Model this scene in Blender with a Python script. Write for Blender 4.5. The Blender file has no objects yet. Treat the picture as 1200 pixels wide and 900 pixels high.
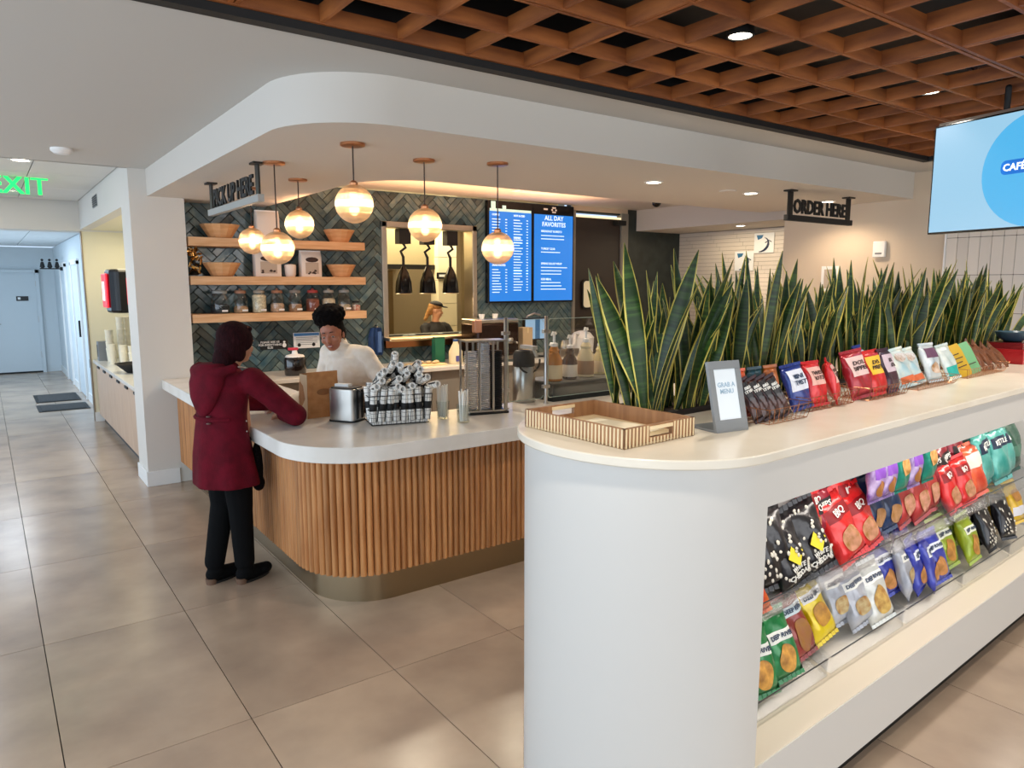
import bpy, bmesh, math, random
from mathutils import Matrix, Vector, Euler
from math import sin, cos, pi, radians
random.seed(7)
S = bpy.context.scene
COL = S.collection

# ---------------------------------------------------------------- camera
cam = bpy.data.cameras.new('camera'); cam_o = bpy.data.objects.new('camera', cam); COL.objects.link(cam_o)
cam.sensor_width = 36.0; cam.lens = 36.0 * 848 / 1200; cam.clip_start = .05; cam.clip_end = 200
PITCH = math.atan(117 / 848); AZ = radians(36)
cam_o.location = (0, 0, 1.75); cam_o.rotation_euler = (pi/2 - PITCH, 0, -AZ)
S.camera = cam_o

# ---------------------------------------------------------------- world, exposure, daylight
S.view_settings.view_transform = 'Standard'; S.view_settings.look = 'None'
S.view_settings.gamma = 1; S.view_settings.use_curve_mapping = False
S.view_settings.exposure = -0.05
w = bpy.data.worlds.new('world'); S.world = w; w.use_nodes = True
bg = w.node_tree.nodes['Background']; bg.inputs[0].default_value = (.62, .78, 1, 1); bg.inputs[1].default_value = 1.2

def light(name, kind, loc, power, color=(1,1,1), size=(1,1), rot=(0,0,0), spot=None, blend=.6, spread=None, radius=.05):
    l = bpy.data.lights.new(name, kind); l.energy = power; l.color = color
    if kind == 'AREA':
        l.shape = 'RECTANGLE'; l.size, l.size_y = size
        if spread: l.spread = radians(spread)
    else: l.shadow_soft_size = radius
    if kind == 'SPOT': l.spot_size = radians(spot); l.spot_blend = blend
    o = bpy.data.objects.new(name, l); o.location = loc; o.rotation_euler = rot; COL.objects.link(o); return o
COOL = (.74, .87, 1); WARM = (1, .76, .52); SOFT = (1, .90, .78)
# daylight through the window wall on the left and the glazed front behind the camera
light('window_daylight', 'AREA', (-2.9, 2.6, 1.45), 205, COOL, (11.0, 2.2), (0, -pi/2, 0)).rotation_euler = Euler((pi/2, 0, -pi/2))
light('front_daylight', 'AREA', (2.4, -3.8, 1.5), 135, (1, .96, .90), (7.0, 2.3), (pi/2, 0, 0))
light('corridor_daylight', 'AREA', (-1.05, 13.2, 1.4), 60, (.52, .76, 1), (5.0, 2.0)).rotation_euler = Euler((pi/2, 0, -pi/2))

# ---------------------------------------------------------------- helpers
def lin(h):
    if isinstance(h, (tuple, list)): return (*h[:3], 1)
    h = h.lstrip('#'); c = [int(h[i:i+2], 16)/255 for i in (0, 2, 4)]
    return (*[x/12.92 if x <= .04045 else ((x+.055)/1.055)**2.4 for x in c], 1)

MATS = {}
def mat(name, col, rough=.5, metal=0, col2=None, scale=8, vary=0, bump=0, bscale=60, emit=0, spec=None, stretch=None, coat=0, ramp=(.35,.65), sss=0, dark=False):
    if name in MATS: return MATS[name]
    m = bpy.data.materials.new(name); m.use_nodes = True; nt = m.node_tree; b = nt.nodes['Principled BSDF']
    b.inputs['Roughness'].default_value = rough; b.inputs['Metallic'].default_value = metal
    if spec is not None: b.inputs['Specular IOR Level'].default_value = spec
    if coat: b.inputs['Coat Weight'].default_value = coat; b.inputs['Coat Roughness'].default_value = .15
    out = None; tc = None
    if col2 or bump:
        tc = nt.nodes.new('ShaderNodeTexCoord'); mp = nt.nodes.new('ShaderNodeMapping')
        nt.links.new(tc.outputs['Object'], mp.inputs[0])
        if stretch: mp.inputs['Scale'].default_value = stretch
        if vary:
            oi = nt.nodes.new('ShaderNodeObjectInfo'); vm = nt.nodes.new('ShaderNodeVectorMath'); vm.operation = 'SCALE'
            cx = nt.nodes.new('ShaderNodeCombineXYZ')
            for k in range(3): nt.links.new(oi.outputs['Random'], cx.inputs[k])
            nt.links.new(cx.outputs[0], vm.inputs[0]); vm.inputs['Scale'].default_value = 37
            nt.links.new(vm.outputs[0], mp.inputs['Location'])
    if col2:
        nz = nt.nodes.new('ShaderNodeTexNoise'); nz.inputs['Scale'].default_value = scale; nz.inputs['Detail'].default_value = 5
        nt.links.new(mp.outputs[0], nz.inputs['Vector'])
        cr = nt.nodes.new('ShaderNodeValToRGB'); cr.color_ramp.elements[0].position = ramp[0]; cr.color_ramp.elements[1].position = ramp[1]
        cr.color_ramp.elements[0].color = lin(col); cr.color_ramp.elements[1].color = lin(col2)
        nt.links.new(nz.outputs['Fac'], cr.inputs[0]); out = cr.outputs[0]
    if vary:
        oi2 = nt.nodes.new('ShaderNodeObjectInfo'); mr = nt.nodes.new('ShaderNodeMapRange')
        mr.inputs['To Min'].default_value = 1-vary; mr.inputs['To Max'].default_value = 1+vary
        nt.links.new(oi2.outputs['Random'], mr.inputs['Value'])
        hs = nt.nodes.new('ShaderNodeHueSaturation'); hs.inputs['Color'].default_value = lin(col)
        if out: nt.links.new(out, hs.inputs['Color'])
        nt.links.new(mr.outputs[0], hs.inputs['Value']); out = hs.outputs[0]
    if out: nt.links.new(out, b.inputs['Base Color'])
    else: b.inputs['Base Color'].default_value = lin(col)
    if bump:
        n2 = nt.nodes.new('ShaderNodeTexNoise'); n2.inputs['Scale'].default_value = bscale
        bp = nt.nodes.new('ShaderNodeBump'); bp.inputs['Strength'].default_value = bump; bp.inputs['Distance'].default_value = .01
        nt.links.new(mp.outputs[0], n2.inputs['Vector']); nt.links.new(n2.outputs['Fac'], bp.inputs['Height']); nt.links.new(bp.outputs[0], b.inputs['Normal'])
    if emit:
        b.inputs['Emission Strength'].default_value = emit
        if out: nt.links.new(out, b.inputs['Emission Color'])
        else: b.inputs['Emission Color'].default_value = lin(col)
    if dark:
        for l_ in list(b.inputs['Base Color'].links): nt.links.remove(l_)
        b.inputs['Base Color'].default_value = (.01,.01,.012,1)
    MATS[name] = m; return m

def clear_mat(name, tint, gloss=.12, rough=.03, fog=0, glow=0):
    """thin clear sheet: mostly transparent with a fresnel gloss and an optional milky share"""
    if name in MATS: return MATS[name]
    m = bpy.data.materials.new(name); m.use_nodes = True; nt = m.node_tree; nt.nodes.clear()
    o = nt.nodes.new('ShaderNodeOutputMaterial'); tr = nt.nodes.new('ShaderNodeBsdfTransparent'); tr.inputs[0].default_value = (*tint, 1)
    gl = nt.nodes.new('ShaderNodeBsdfGlossy'); gl.inputs['Roughness'].default_value = rough
    lw = nt.nodes.new('ShaderNodeLayerWeight'); lw.inputs['Blend'].default_value = .35
    ma = nt.nodes.new('ShaderNodeMath'); ma.operation = 'MULTIPLY_ADD'; ma.inputs[1].default_value = .8*min(.5, gloss+.12); ma.inputs[2].default_value = gloss*.3
    nt.links.new(lw.outputs['Fresnel'], ma.inputs[0])
    mx = nt.nodes.new('ShaderNodeMixShader'); nt.links.new(ma.outputs[0], mx.inputs[0])
    nt.links.new(tr.outputs[0], mx.inputs[1]); nt.links.new(gl.outputs[0], mx.inputs[2]); last = mx
    if fog:
        df = nt.nodes.new('ShaderNodeBsdfTranslucent' if glow else 'ShaderNodeBsdfDiffuse'); df.inputs[0].default_value = (.95, .88, .74, 1) if glow else (.9, .9, .9, 1)
        m2 = nt.nodes.new('ShaderNodeMixShader'); m2.inputs[0].default_value = fog
        nt.links.new(mx.outputs[0], m2.inputs[1]); nt.links.new(df.outputs[0], m2.inputs[2]); last = m2
    nt.links.new(last.outputs[0], o.inputs[0]); MATS[name] = m; return m

class MB:
    def __init__(s): s.v = []; s.f = []; s.M = Matrix.Identity(4); s.mi = []; s.cur = 0
    def add(s, vs, fs):
        n = len(s.v); s.v += [s.M @ Vector(v) for v in vs]
        s.f += [tuple(i+n for i in f) for f in fs]; s.mi += [s.cur]*len(fs); return s
    def box(s, x0, x1, y0, y1, z0, z1):
        return s.add([(x0,y0,z0),(x1,y0,z0),(x1,y1,z0),(x0,y1,z0),(x0,y0,z1),(x1,y0,z1),(x1,y1,z1),(x0,y1,z1)],
                     [(0,3,2,1),(4,5,6,7),(0,1,5,4),(1,2,6,5),(2,3,7,6),(3,0,4,7)])
    def rbox(s, x0, x1, y0, y1, z0, z1, r, n=4):
        return s.prism(rrect(x0, x1, y0, y1, r, n), z0, z1)
    def prism(s, poly, z0, z1, top=None):
        n = len(poly); t = top or poly
        vs = [(x, y, z0) for x, y in poly] + [(x, y, z1) for x, y in t]
        return s.add(vs, [tuple(range(n-1, -1, -1)), tuple(range(n, 2*n))] + [(i, (i+1) % n, n+(i+1) % n, n+i) for i in range(n)])
    def loft(s, rings, caps=True, closed=True):
        n = len(rings[0]); vs = [p for r in rings for p in r]; fs = []
        for k in range(len(rings)-1):
            for i in range(n if closed else n-1):
                j = (i+1) % n; fs.append((k*n+i, k*n+j, (k+1)*n+j, (k+1)*n+i))
        if caps: fs += [tuple(range(n-1, -1, -1)), tuple((len(rings)-1)*n+i for i in range(n))]
        return s.add(vs, fs)
    def lathe(s, prof, n=20, c=(0, 0, 0), sy=1):
        return s.loft([[(c[0]+r*cos(2*pi*i/n), c[1]+sy*r*sin(2*pi*i/n), c[2]+z) for i in range(n)] for r, z in prof])
    def tube(s, pts, r, n=8):
        pts = [Vector(p) for p in pts]; R = r if isinstance(r, (list, tuple)) else [r]*len(pts); rings = []; up = None
        for k, p in enumerate(pts):
            d = (pts[min(k+1, len(pts)-1)] - pts[max(k-1, 0)]).normalized()
            if up is None: up = d.orthogonal().normalized()
            up = (up - d*up.dot(d)).normalized() if abs(up.dot(d)) < .999 else d.orthogonal().normalized()
            sd = d.cross(up); rings.append([p + R[k]*(cos(2*pi*i/n)*up + sin(2*pi*i/n)*sd) for i in range(n)])
        return s.loft(rings)
    def ell(s, c, r, rot=None, nu=16, nv=10):
        if not isinstance(r, (tuple, list)): r = (r, r, r)
        R = Euler(rot).to_matrix() if rot else Matrix.Identity(3); c = Vector(c); rings = []
        for k in range(nv+1):
            a = -pi/2 + pi*k/nv; a = max(min(a, pi/2-.02), -pi/2+.02)
            rings.append([c + R @ Vector((r[0]*cos(a)*cos(2*pi*i/nu), r[1]*cos(a)*sin(2*pi*i/nu), r[2]*sin(a))) for i in range(nu)])
        return s.loft(rings)
    def cap(s, p, q, r0, r1, n=12):
        """tapered capsule"""
        p, q = Vector(p), Vector(q); d = (q-p).normalized(); pts = []; R = []
        for k in range(4): a = pi/2*(k+.3)/4; pts.append(p - d*r0*cos(a)); R.append(r0*sin(a))
        for k in range(5): t = k/4; pts.append(p.lerp(q, t)); R.append(r0+(r1-r0)*t)
        for k in range(3, -1, -1): a = pi/2*(k+.3)/4; pts.append(q + d*r1*cos(a)); R.append(r1*sin(a))
        return s.tube(pts, R, n)
    def mesh(s, name, mats, smooth=False):
        me = bpy.data.meshes.new(name); me.from_pydata([tuple(v) for v in s.v], [], s.f); me.update()
        for m in (mats if isinstance(mats, (list, tuple)) else [mats]): me.materials.append(m)
        if any(s.mi): me.polygons.foreach_set('material_index', s.mi)
        bm = bmesh.new(); bm.from_mesh(me); bmesh.ops.recalc_face_normals(bm, faces=bm.faces); bm.to_mesh(me); bm.free()
        if smooth:
            me.shade_smooth(); me.set_sharp_from_angle(angle=radians(38))
        return me
    def build(s, name, mats, parent=None, smooth=False, bevel=0, loc=None, rot=None):
        return put(name, s.mesh(name, mats, smooth), parent, loc, rot, bevel)

def put(name, me, parent=None, loc=None, rot=None, bevel=0):
    o = bpy.data.objects.new(name, me); COL.objects.link(o)
    if parent: o.parent = parent
    if loc is not None: o.location = loc
    if rot is not None: o.rotation_euler = rot
    if bevel:
        b = o.modifiers.new('bevel', 'BEVEL'); b.width = bevel; b.segments = 2; b.limit_method = 'ANGLE'; b.angle_limit = radians(40)
    return o
def rrect(x0, x1, y0, y1, r, n=4):
    P = []
    for cx, cy, a0 in ((x1-r, y1-r, 0), (x0+r, y1-r, 90), (x0+r, y0+r, 180), (x1-r, y0+r, 270)):
        for k in range(n+1): a = radians(a0 + 90*k/n); P.append((cx+r*cos(a), cy+r*sin(a)))
    return P
def arc(cx, cy, r, a0, a1, n=12):
    return [(cx+r*cos(radians(a0+(a1-a0)*k/n)), cy+r*sin(radians(a0+(a1-a0)*k/n))) for k in range(n+1)]
def tag(o, label, cat, group=None):
    o['label'] = label; o['category'] = cat
    if group: o['group'] = group
    return o
def thing(name, label, cat, loc=(0, 0, 0), rz=0, group=None, rot=None):
    o = bpy.data.objects.new(name, None); COL.objects.link(o); o.location = loc; o.empty_display_size = .05
    o.rotation_euler = rot if rot else (0, 0, rz); return tag(o, label, cat, group)
def struct(o): o['kind'] = 'structure'; return o
def stuff(o): o['kind'] = 'stuff'; return o
def dup(o, loc=None, rz=None, label=None, rot=None):
    r = o.copy(); COL.objects.link(r)
    if loc is not None: r.location = loc
    if rz is not None: r.rotation_euler = (0, 0, rz)
    if rot is not None: r.rotation_euler = rot
    if label: r['label'] = label
    for ch in list(o.children):
        c = ch.copy(); COL.objects.link(c); c.parent = r
        for g in ch.children:
            d = g.copy(); COL.objects.link(d); d.parent = c
    return r
def text(name, s, size, m, parent, loc, rot, depth=.001, align='CENTER', sx=1, font_spacing=1, bold=0):
    c = bpy.data.curves.new(name, 'FONT'); c.body = s; c.size = size; c.extrude = depth; c.align_x = align; c.align_y = 'CENTER'; c.space_character = font_spacing
    c.resolution_u = 2; c.offset = bold; c.space_line = 1.0
    t = bpy.data.objects.new(name, c); COL.objects.link(t); bpy.context.view_layer.update()
    me = bpy.data.meshes.new_from_object(t.evaluated_get(bpy.context.evaluated_depsgraph_get())); bpy.data.objects.remove(t)
    me.materials.clear(); me.materials.append(m)
    o = put(name, me, parent, loc, rot); o.scale = (sx, 1, 1); return o
def organic(mb, name, m, parent=None, voxel=.01, smooth_it=6, loc=None, rot=None):
    """fuse overlapping volumes into one continuous skin"""
    me = mb.mesh(name, m); o = put(name, me, None)
    r = o.modifiers.new('r', 'REMESH'); r.mode = 'VOXEL'; r.voxel_size = voxel
    s_ = o.modifiers.new('s', 'SMOOTH'); s_.iterations = smooth_it; s_.factor = .5
    bpy.context.view_layer.update()
    me2 = bpy.data.meshes.new_from_object(o.evaluated_get(bpy.context.evaluated_depsgraph_get()))
    bpy.data.objects.remove(o); me2.materials.clear(); me2.materials.append(m); me2.shade_smooth()
    return put(name, me2, parent, loc, rot)

# ---------------------------------------------------------------- materials
M_ceil = mat('ceiling_paint', '#c4c1bb', .9); M_wall = mat('white_paint', '#d6d2cb', .75); M_soff = mat('soffit_paint', '#cfc9c0', .8)
M_beige = mat('beige_paint', '#d2c2ad', .8); M_cream = mat('cream_paint', '#e4dcc0', .8)
M_trimw = mat('white_trim', '#e6e6e4', .5); M_floor = mat('floor_stone', '#b9a38c', .24, col2='#958170', scale=2.2, vary=.05, bump=.04, bscale=9, ramp=(.3,.72))
M_grout = mat('dark_grout', '#3c3833', .9); M_oak = mat('oak', '#c28a55', .45, col2='#a56c3c', scale=3, stretch=(14,14,1), vary=.16)
M_shelf = mat('shelf_oak', '#dab289', .5, col2='#c99a6c', scale=4, stretch=(1,12,12)); M_grid = mat('ceiling_wood', '#a8622c', .6, col2='#7a4019', scale=3, stretch=(1,1,6), vary=.1)
M_black = mat('matte_black', '#0d0d0e', .6); M_dark = mat('dark_metal', '#2a2826', .45, .6); M_steel = mat('brushed_steel', '#b9b6b0', .28, 1, bump=.05, bscale=200, stretch=(1,1,.05))
M_brass = mat('toe_brass', '#a39276', .3, 1); M_quartz = mat('white_quartz', '#e9e6e0', .22, col2='#dedad2', scale=5); M_barw = mat('bar_white', '#d0cdc7', .45)
M_bartop = mat('bar_top', '#e8e0d0', .25, col2='#e2d8c6', scale=6); M_herr = mat('glazed_tile', '#3c5660', .13, col2='#64736f', scale=9, vary=.55, bump=.2, bscale=14, coat=.4)
M_marble = mat('dark_marble', '#1c2422', .3, col2='#2c3633', scale=7); M_wtile = mat('white_tile', '#d9cfc2', .25, vary=.06); M_white = mat('plain_white', '#ececea', .5)
M_glass = clear_mat('clear_sheet', (.97, .98, .975), .03); M_acry = clear_mat('acrylic', (.975, .98, .985), .06, .28, fog=.015); M_jarg = clear_mat('jar_glass', (.93, .95, .94), .18)
M_copper = mat('copper', '#b9805a', .3, 1); M_screen = mat('screen_black', '#08080a', .25); M_gray = mat('gray_sign', '#7d8184', .5)
# ---------------------------------------------------------------- floor
fl = struct(MB().box(-3.2, 8.4, -4, 18, -.06, -.012).build('floor', M_grout))
tiles = []
xs = [.106 + .642*k for k in range(-5, 13)]; ys = [4.04 + 1.21*k for k in range(-4, 12)]
tm = MB().prism(rrect(.002, .640, .002, 1.208, .003, 1), -.012, 0).mesh('tile', M_floor)
far = MB()
for x in xs:
    for y in ys:
        if y > 10.5 and (x < -1.6 or x > 1.3): continue
        if x > 6.3 and y < 4: continue
        if x > 3.6 and y > 4.5 and y<6.9 or x<-2 and y>2: 
            far.prism(rrect(x+.002, x+.640, y+.002, y+1.208, .003, 1), -.012, 0); continue
        if y > 6.7 and x > 1.6: continue
        put('tile', tm, fl, (x, y, 0))
stuff(far.build('tile_field', M_floor, fl))

# ---------------------------------------------------------------- walls
def wall(name, m, *boxes):
    b = MB()
    for q in boxes: b.box(*q)
    return struct(b.build(name, m))
# window wall on the left (out of frame) and glazed front behind the camera: sills, heads and mullions
wl = wall('wall_left', M_wall, (-3.2,-3,-4,10.56,0,.35), (-3.2,-3,-4,10.56,2.55,2.8), *[(-3.2,-3,y,y+.12,.35,2.55) for y in (-4,-1.6,.8,3.2,5.6,8,10.44)])
wf = wall('wall_front', M_wall, (-3.2,6.75,-4.1,-3.9,0,.3), (-3.2,6.75,-4.1,-3.9,2.65,2.8), *[(x,x+.12,-4.1,-3.9,.3,2.65) for x in (-3.2,-1,1.2,3.4,5.6,6.6)])
# column beside the counter
struct(MB().box(1.046,1.47,6.83,7.27,0,2.76).build('wall_column', M_wall)); 
struct(MB().box(1.03,1.30,6.81,6.83,0,.13).box(1.03,1.046,6.83,7.27,0,.13).build('baseboard_column', M_trimw, bevel=.003))
# niche with the drink counter
wall('wall_niche', M_cream, (1.72,1.82,7.27,10.56,0,2.42), (1.16,1.82,7.27,10.56,2.42,2.46))
wall('wall_niche_head', M_wall, (1.046,1.16,7.27,10.56,2.42,2.8))
wall('wall_niche_end', M_cream, (1.055,1.8,10.56,10.66,0,2.4))
struct(MB().box(1.046,1.056,10.55,10.67,0,2.4).build('trim_1', mat('bronze_trim', '#8a7a66', .4, .8)))
struct(MB().box(1.05,1.16,10.545,10.56,0,.12).build('baseboard_niche', M_trimw))
# beam and corridor
wall('wall_beam', M_wall, (-3.2,1.8,10.56,10.9,2.4,2.8))
MC = mat('corridor_paint', '#d2dade', .7)
wall('wall_corridor_right', MC, (1.2,1.3,10.66,17.3,0,2.47)); wall('wall_corridor_left', MC, (-1.3,-1.2,10.66,17.3,0,.3), (-1.3,-1.2,10.66,17.3,2.3,2.47), (-1.3,-1.2,10.66,10.9,.3,2.3), (-1.3,-1.2,15.6,17.3,.3,2.3))
wall('wall_corridor_end', MC, (-1.3,1.3,17.28,17.4,0,2.47)); wall('wall_left_return', M_wall, (-3.2,-1.3,10.56,10.7,0,2.4))
struct(MB().box(1.185,1.2,10.9,12.6,0,.12).box(1.185,1.2,13.8,14.6,0,.12).box(1.185,1.2,15.8,17.28,0,.12).build('baseboard_corridor', M_trimw))
cc = struct(MB().box(-1.3,1.3,10.66,17.3,2.50,2.52).build('ceiling_corridor', M_white))
pt = MB().box(.006,.594,.006,1.194,2.475,2.5).mesh('ceiling_panel', mat('acoustic_panel', '#dde1e2', .9))
for i in range(4):
    for j in range(5): put('ceiling_panel', pt, cc, (-1.2+.6*i, 10.95+1.2*j, 0))
cm = struct(MB().box(-3.2,1.05,6.85,10.56,2.785,2.81).build('ceiling_hall', M_dark))
pt2 = MB().box(.004,.606,.004,1.206,2.76,2.785).mesh('ceiling_panel', mat('acoustic_panel_warm', '#d9d8d4', .9))
for i in range(6):
    for j in range(3): put('ceiling_panel', pt2, cm, (-2.62+.61*i, 6.87+1.215*j, 0))
# corridor end door and side door frame
D = struct(thing('door_1','','',(0,0,0))); del D['label']; del D['category']
MD = mat('door_paint', '#cfd8dd', .5)
MB().box(-.02,.87,17.24,17.28,.01,1.97).build('door_leaf', MD, D, bevel=.003)
MB().box(.87,.93,17.2,17.28,0,2.03).box(-.08,.93,17.2,17.28,1.97,2.03).build('door_frame', MD, D)
MB().box(-.02,.87,17.235,17.25,.0,.03).build('door_sweep', M_black, D)
MB().cap((.12,17.18,.98),(.24,17.18,.98),.012,.012).cap((.12,17.24,.98),(.12,17.18,.98),.012,.012).build('door_handle', M_steel, D, True)
for z in (.3, 1.0, 1.7): MB().box(.865,.885,17.225,17.24,z,z+.12).build('hinge', M_steel, D)
s = thing('door_sign','small black room sign on the white door at the corridor end','sign',(.63,17.238,1.47))
MB().box(-.1,.1,-.008,0,-.045,.045).build('plate', mat('sign_black','#15191c',.4), s)
MB().box(-.075,-.03,-.010,-.008,-.02,.025).build('symbol', M_white, s)
D2 = struct(thing('door_2','','',(0,0,0))); del D2['label']; del D2['category']
MB().box(1.17,1.2,12.65,12.75,0,2.1).box(1.17,1.2,13.65,13.75,0,2.1).box(1.17,1.2,12.65,13.75,2.05,2.13).build('door_frame', M_trimw, D2)
MB().box(1.19,1.205,12.75,13.65,.01,2.05).build('door_leaf', MD, D2)
MB().box(1.15,1.19,12.8,12.84,.95,1.2).build('door_pull', M_black, D2)
D3 = struct(thing('door_3','','',(0,0,0))); del D3['label']; del D3['category']
MB().box(1.17,1.2,14.7,14.8,0,2.1).box(1.17,1.2,15.65,15.75,0,2.1).box(1.17,1.2,14.7,15.75,2.05,2.13).build('door_frame', M_trimw, D3)
MB().box(1.19,1.205,14.8,15.65,.01,2.05).build('door_leaf', MD, D3)
# restroom sign with three figures
s = thing('restroom_sign','black projecting bar sign with three small figures on the corridor wall','sign',(1.02,15.2,2.02))
MB().box(-.17,.17,-.01,.01,-.01,.01).box(.13,.19,-.02,.02,-.03,.03).build('bar', M_black, s)
for k in range(3):
    MB().lathe([(.02,0),(.04,.02),(.022,.1),(.012,.11)], 10).ell((0,0,.14),.022).build('figure', M_black, s, True, loc=(-.13+.11*k,0,.01))
s = thing('wall_phone','small black socket plate low on the corridor wall','wall plate',(1.197,11.9,.62)); MB().box(-.03,0,-.05,.05,-.06,.06).build('plate', M_black, s); MB().box(-.012,0,-.05,.05,.07,.2).build('cover', M_white, s)
for n,(x0,y0,x1,y1,l) in enumerate([(.5,11.75,1.12,12.4,'nearer dark doormat lying in the corridor'),(.52,12.7,1.1,13.6,'farther dark doormat lying in the corridor beyond the first')]):
    m_ = thing('doormat', l, 'doormat', ((x0+x1)/2,(y0+y1)/2,0), group='corridor doormats')
    a,b=(x1-x0)/2,(y1-y0)/2
    MB().box(-a,a,-b,b,0,.008).build('border', M_black, m_, bevel=.002); MB().box(-a+.04,a-.04,-b+.04,b-.04,.008,.013).build('pile', mat('mat_pile','#3b3a3a',.95,bump=.4,bscale=300), m_)

# back wall with serving window
wall('wall_back', mat('tile_backing','#20282a',.8), (1.47,3.50,7.14,7.26,0,2.72),(3.50,4.62,7.14,7.26,0,1.2),(3.50,4.62,7.14,7.26,2.36,2.72),(4.62,6.14,7.14,7.26,0,2.72),(6.14,8.3,7.14,7.26,2.66,2.8),(7.09,8.3,7.14,7.26,0,2.66))
wall('wall_right', M_beige, (6.57,6.72,-4,4.39,0,2.76)); wall('wall_passage', mat('brick_backing','#8f8576',.9), (8.12,8.25,3.6,7.14,0,2.8)); wall('wall_passage_end', M_beige, (6.72,8.25,3.5,3.6,0,2.8))
wall('wall_passage_beam', M_soff, (7.24,8.12,4.39,7.14,2.46,2.74), (6.60,7.24,3.6,4.39,2.46,2.74))
MPan = mat('dark_panel','#332a25',.5)
D4 = struct(thing('door_4','','',(0,0,0))); del D4['label']; del D4['category']
MB().box(6.16,6.97,7.13,7.17,.01,2.60).build('door_leaf', MPan, D4, bevel=.003)
MB().box(6.97,7.09,7.10,7.2,0,2.68).build('door_frame', mat('frame_gray','#8f8a80',.5), D4)
MB().box(6.12,6.16,7.10,7.2,0,2.68).build('door_frame', MATS['frame_gray'], D4)
MB().box(6.16,6.97,7.12,7.17,2.60,2.625).build('light_gap', mat('gap_glow','#ffe7b8',.5,emit=1.2), D4)
MB().box(6.84,6.99,7.04,7.13,2.52,2.58).build('door_closer', M_black, D4)
b = MB(); b.M = Matrix.Translation((6.37,7.115,1.62)) @ Matrix.Rotation(pi/2,4,'X'); b.prism(rrect(-.085,.085,-.19,.19,.05),0,.015); b.build('window_gasket', M_black, D4)
b = MB(); b.M = Matrix.Translation((6.37,7.10,1.62)) @ Matrix.Rotation(pi/2,4,'X'); b.prism(rrect(-.065,.065,-.17,.17,.04),-.002,.006); b.build('window_pane', mat('lit_pane','#d8cba8',.2,emit=.35), D4)
struct(MB().box(7.09,8.12,7.1,7.14,0,2.74).build('trim_2', M_marble)); struct(MB().box(6.11,7.09,7.115,7.145,2.68,2.74).build('trim_7', M_beige))

# herringbone tiles
def clip(poly, a, b, c):   # keep a*x+b*y<=c
    out = []
    for i in range(len(poly)):
        p, q = poly[i], poly[(i+1) % len(poly)]; dp, dq = a*p[0]+b*p[1]-c, a*q[0]+b*q[1]-c
        if dp <= 0: out.append(p)
        if (dp < 0 < dq) or (dq < 0 < dp): t = dp/(dp-dq); out.append((p[0]+t*(q[0]-p[0]), p[1]+t*(q[1]-p[1])))
    return out
def area(P): return abs(sum(P[i][0]*P[(i+1)%len(P)][1]-P[(i+1)%len(P)][0]*P[i][1] for i in range(len(P))))/2
W_, L_ = .064, .256; tl = []
c45 = cos(pi/4)
for i in range(-40, 90):
    for j in range(-40, 70):
        # herringbone lattice: horizontal tile + vertical tile per cell, rotated 45 deg
        ox = i*W_ + j*L_; oy = i*W_ - j*L_
        if abs(j) > 18: continue
        for (x0, y0, x1, y1) in ((0, 0, L_, W_), (0, W_, W_, W_+L_)):
            g = .0025
            P = [(ox+x0+g, oy+y0+g), (ox+x1-g, oy+y0+g), (ox+x1-g, oy+y1-g), (ox+x0+g, oy+y1-g)]
            P = [((x-y)*c45 + 3.6, (x+y)*c45 + 1.0) for x, y in P]
            if max(p[0] for p in P) < 1.47 or min(p[0] for p in P) > 6.12 or max(p[1] for p in P) < .93 or min(p[1] for p in P) > 2.72: continue
            P = clip(P, -1, 0, -1.475); P = clip(P, 1, 0, 6.12); P = clip(P, 0, -1, -.9); P = clip(P, 0, 1, 2.72)
            if len(P) < 3: continue
            cx = sum(p[0] for p in P)/len(P); cz = sum(p[1] for p in P)/len(P)
            wx0, wx1, wz0, wz1 = 3.5, 4.62, 1.2, 2.36
            if wx0 < cx < wx1 and wz0 < cz < wz1: continue
            if max(p[0] for p in P) > wx0 and min(p[0] for p in P) < wx1 and max(p[1] for p in P) > wz0 and min(p[1] for p in P) < wz1:
                d = [(wx0-cx, (1, 0, wx0)), (cx-wx1, (-1, 0, -wx1)), (wz0-cz, (0, 1, wz0)), (cz-wz1, (0, -1, -wz1))]
                P = clip(P, *max(d)[1])
            if len(P) >= 3 and area(P) > .0004: tl.append((cx, cz, P))
wb = bpy.data.objects['wall_back']
# hidden behind the shelves, screens or people count least: singles go first to what shows
def seen(t):
    x, z = t[0], t[1]; v = 0
    if 4.75 < x: v += 3
    if z < 1.0: v += 2
    if z > 2.5: v += .5
    return v - area(t[2])*20
tl.sort(key=seen)
b = MB()
for n, (cx, cz, P) in enumerate(tl):
    t = random.uniform(-.0025, .0025); tx = random.uniform(-.02, .02); tz = random.uniform(-.02, .02)
    ring = lambda y, s: [(cx+(x-cx)*s, y + t + (x-cx)*tx + (z-cz)*tz, cz+(z-cz)*s) for x, z in P]
    R = [ring(7.14, 1), ring(7.128, 1), ring(7.125, .96)]
    if n < 300: MB().loft(R).build('herringbone_tile', M_herr, wb)
    else: b.loft(R)
stuff(b.build('herringbone_tile_field', M_herr, wb))

# serving window
sw = thing('serving_window', 'steel-framed kitchen serving window with three black heat lamps in the dark tiled wall', 'window', (4.06, 7.13, 1.17))
MST = mat('warm_steel', '#cfc6b8', .3, 1)
MB().box(-.60,-.54,-.03,.16,0,1.24).box(.54,.60,-.03,.16,0,1.24).box(-.60,.60,-.03,.16,1.18,1.24).build('frame', MST, sw, bevel=.004)
MB().box(-.62,.62,-.22,.18,-.02,.012).cap((-.62,-.22,-.005),(.62,-.22,-.005),.018,.018).build('pass_shelf', mat('shelf_steel','#c9b595',.3,1), sw, True)
MB().box(-.60,.60,-.07,-.03,-.10,-.02).build('lower_rail', M_copper, sw)

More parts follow.
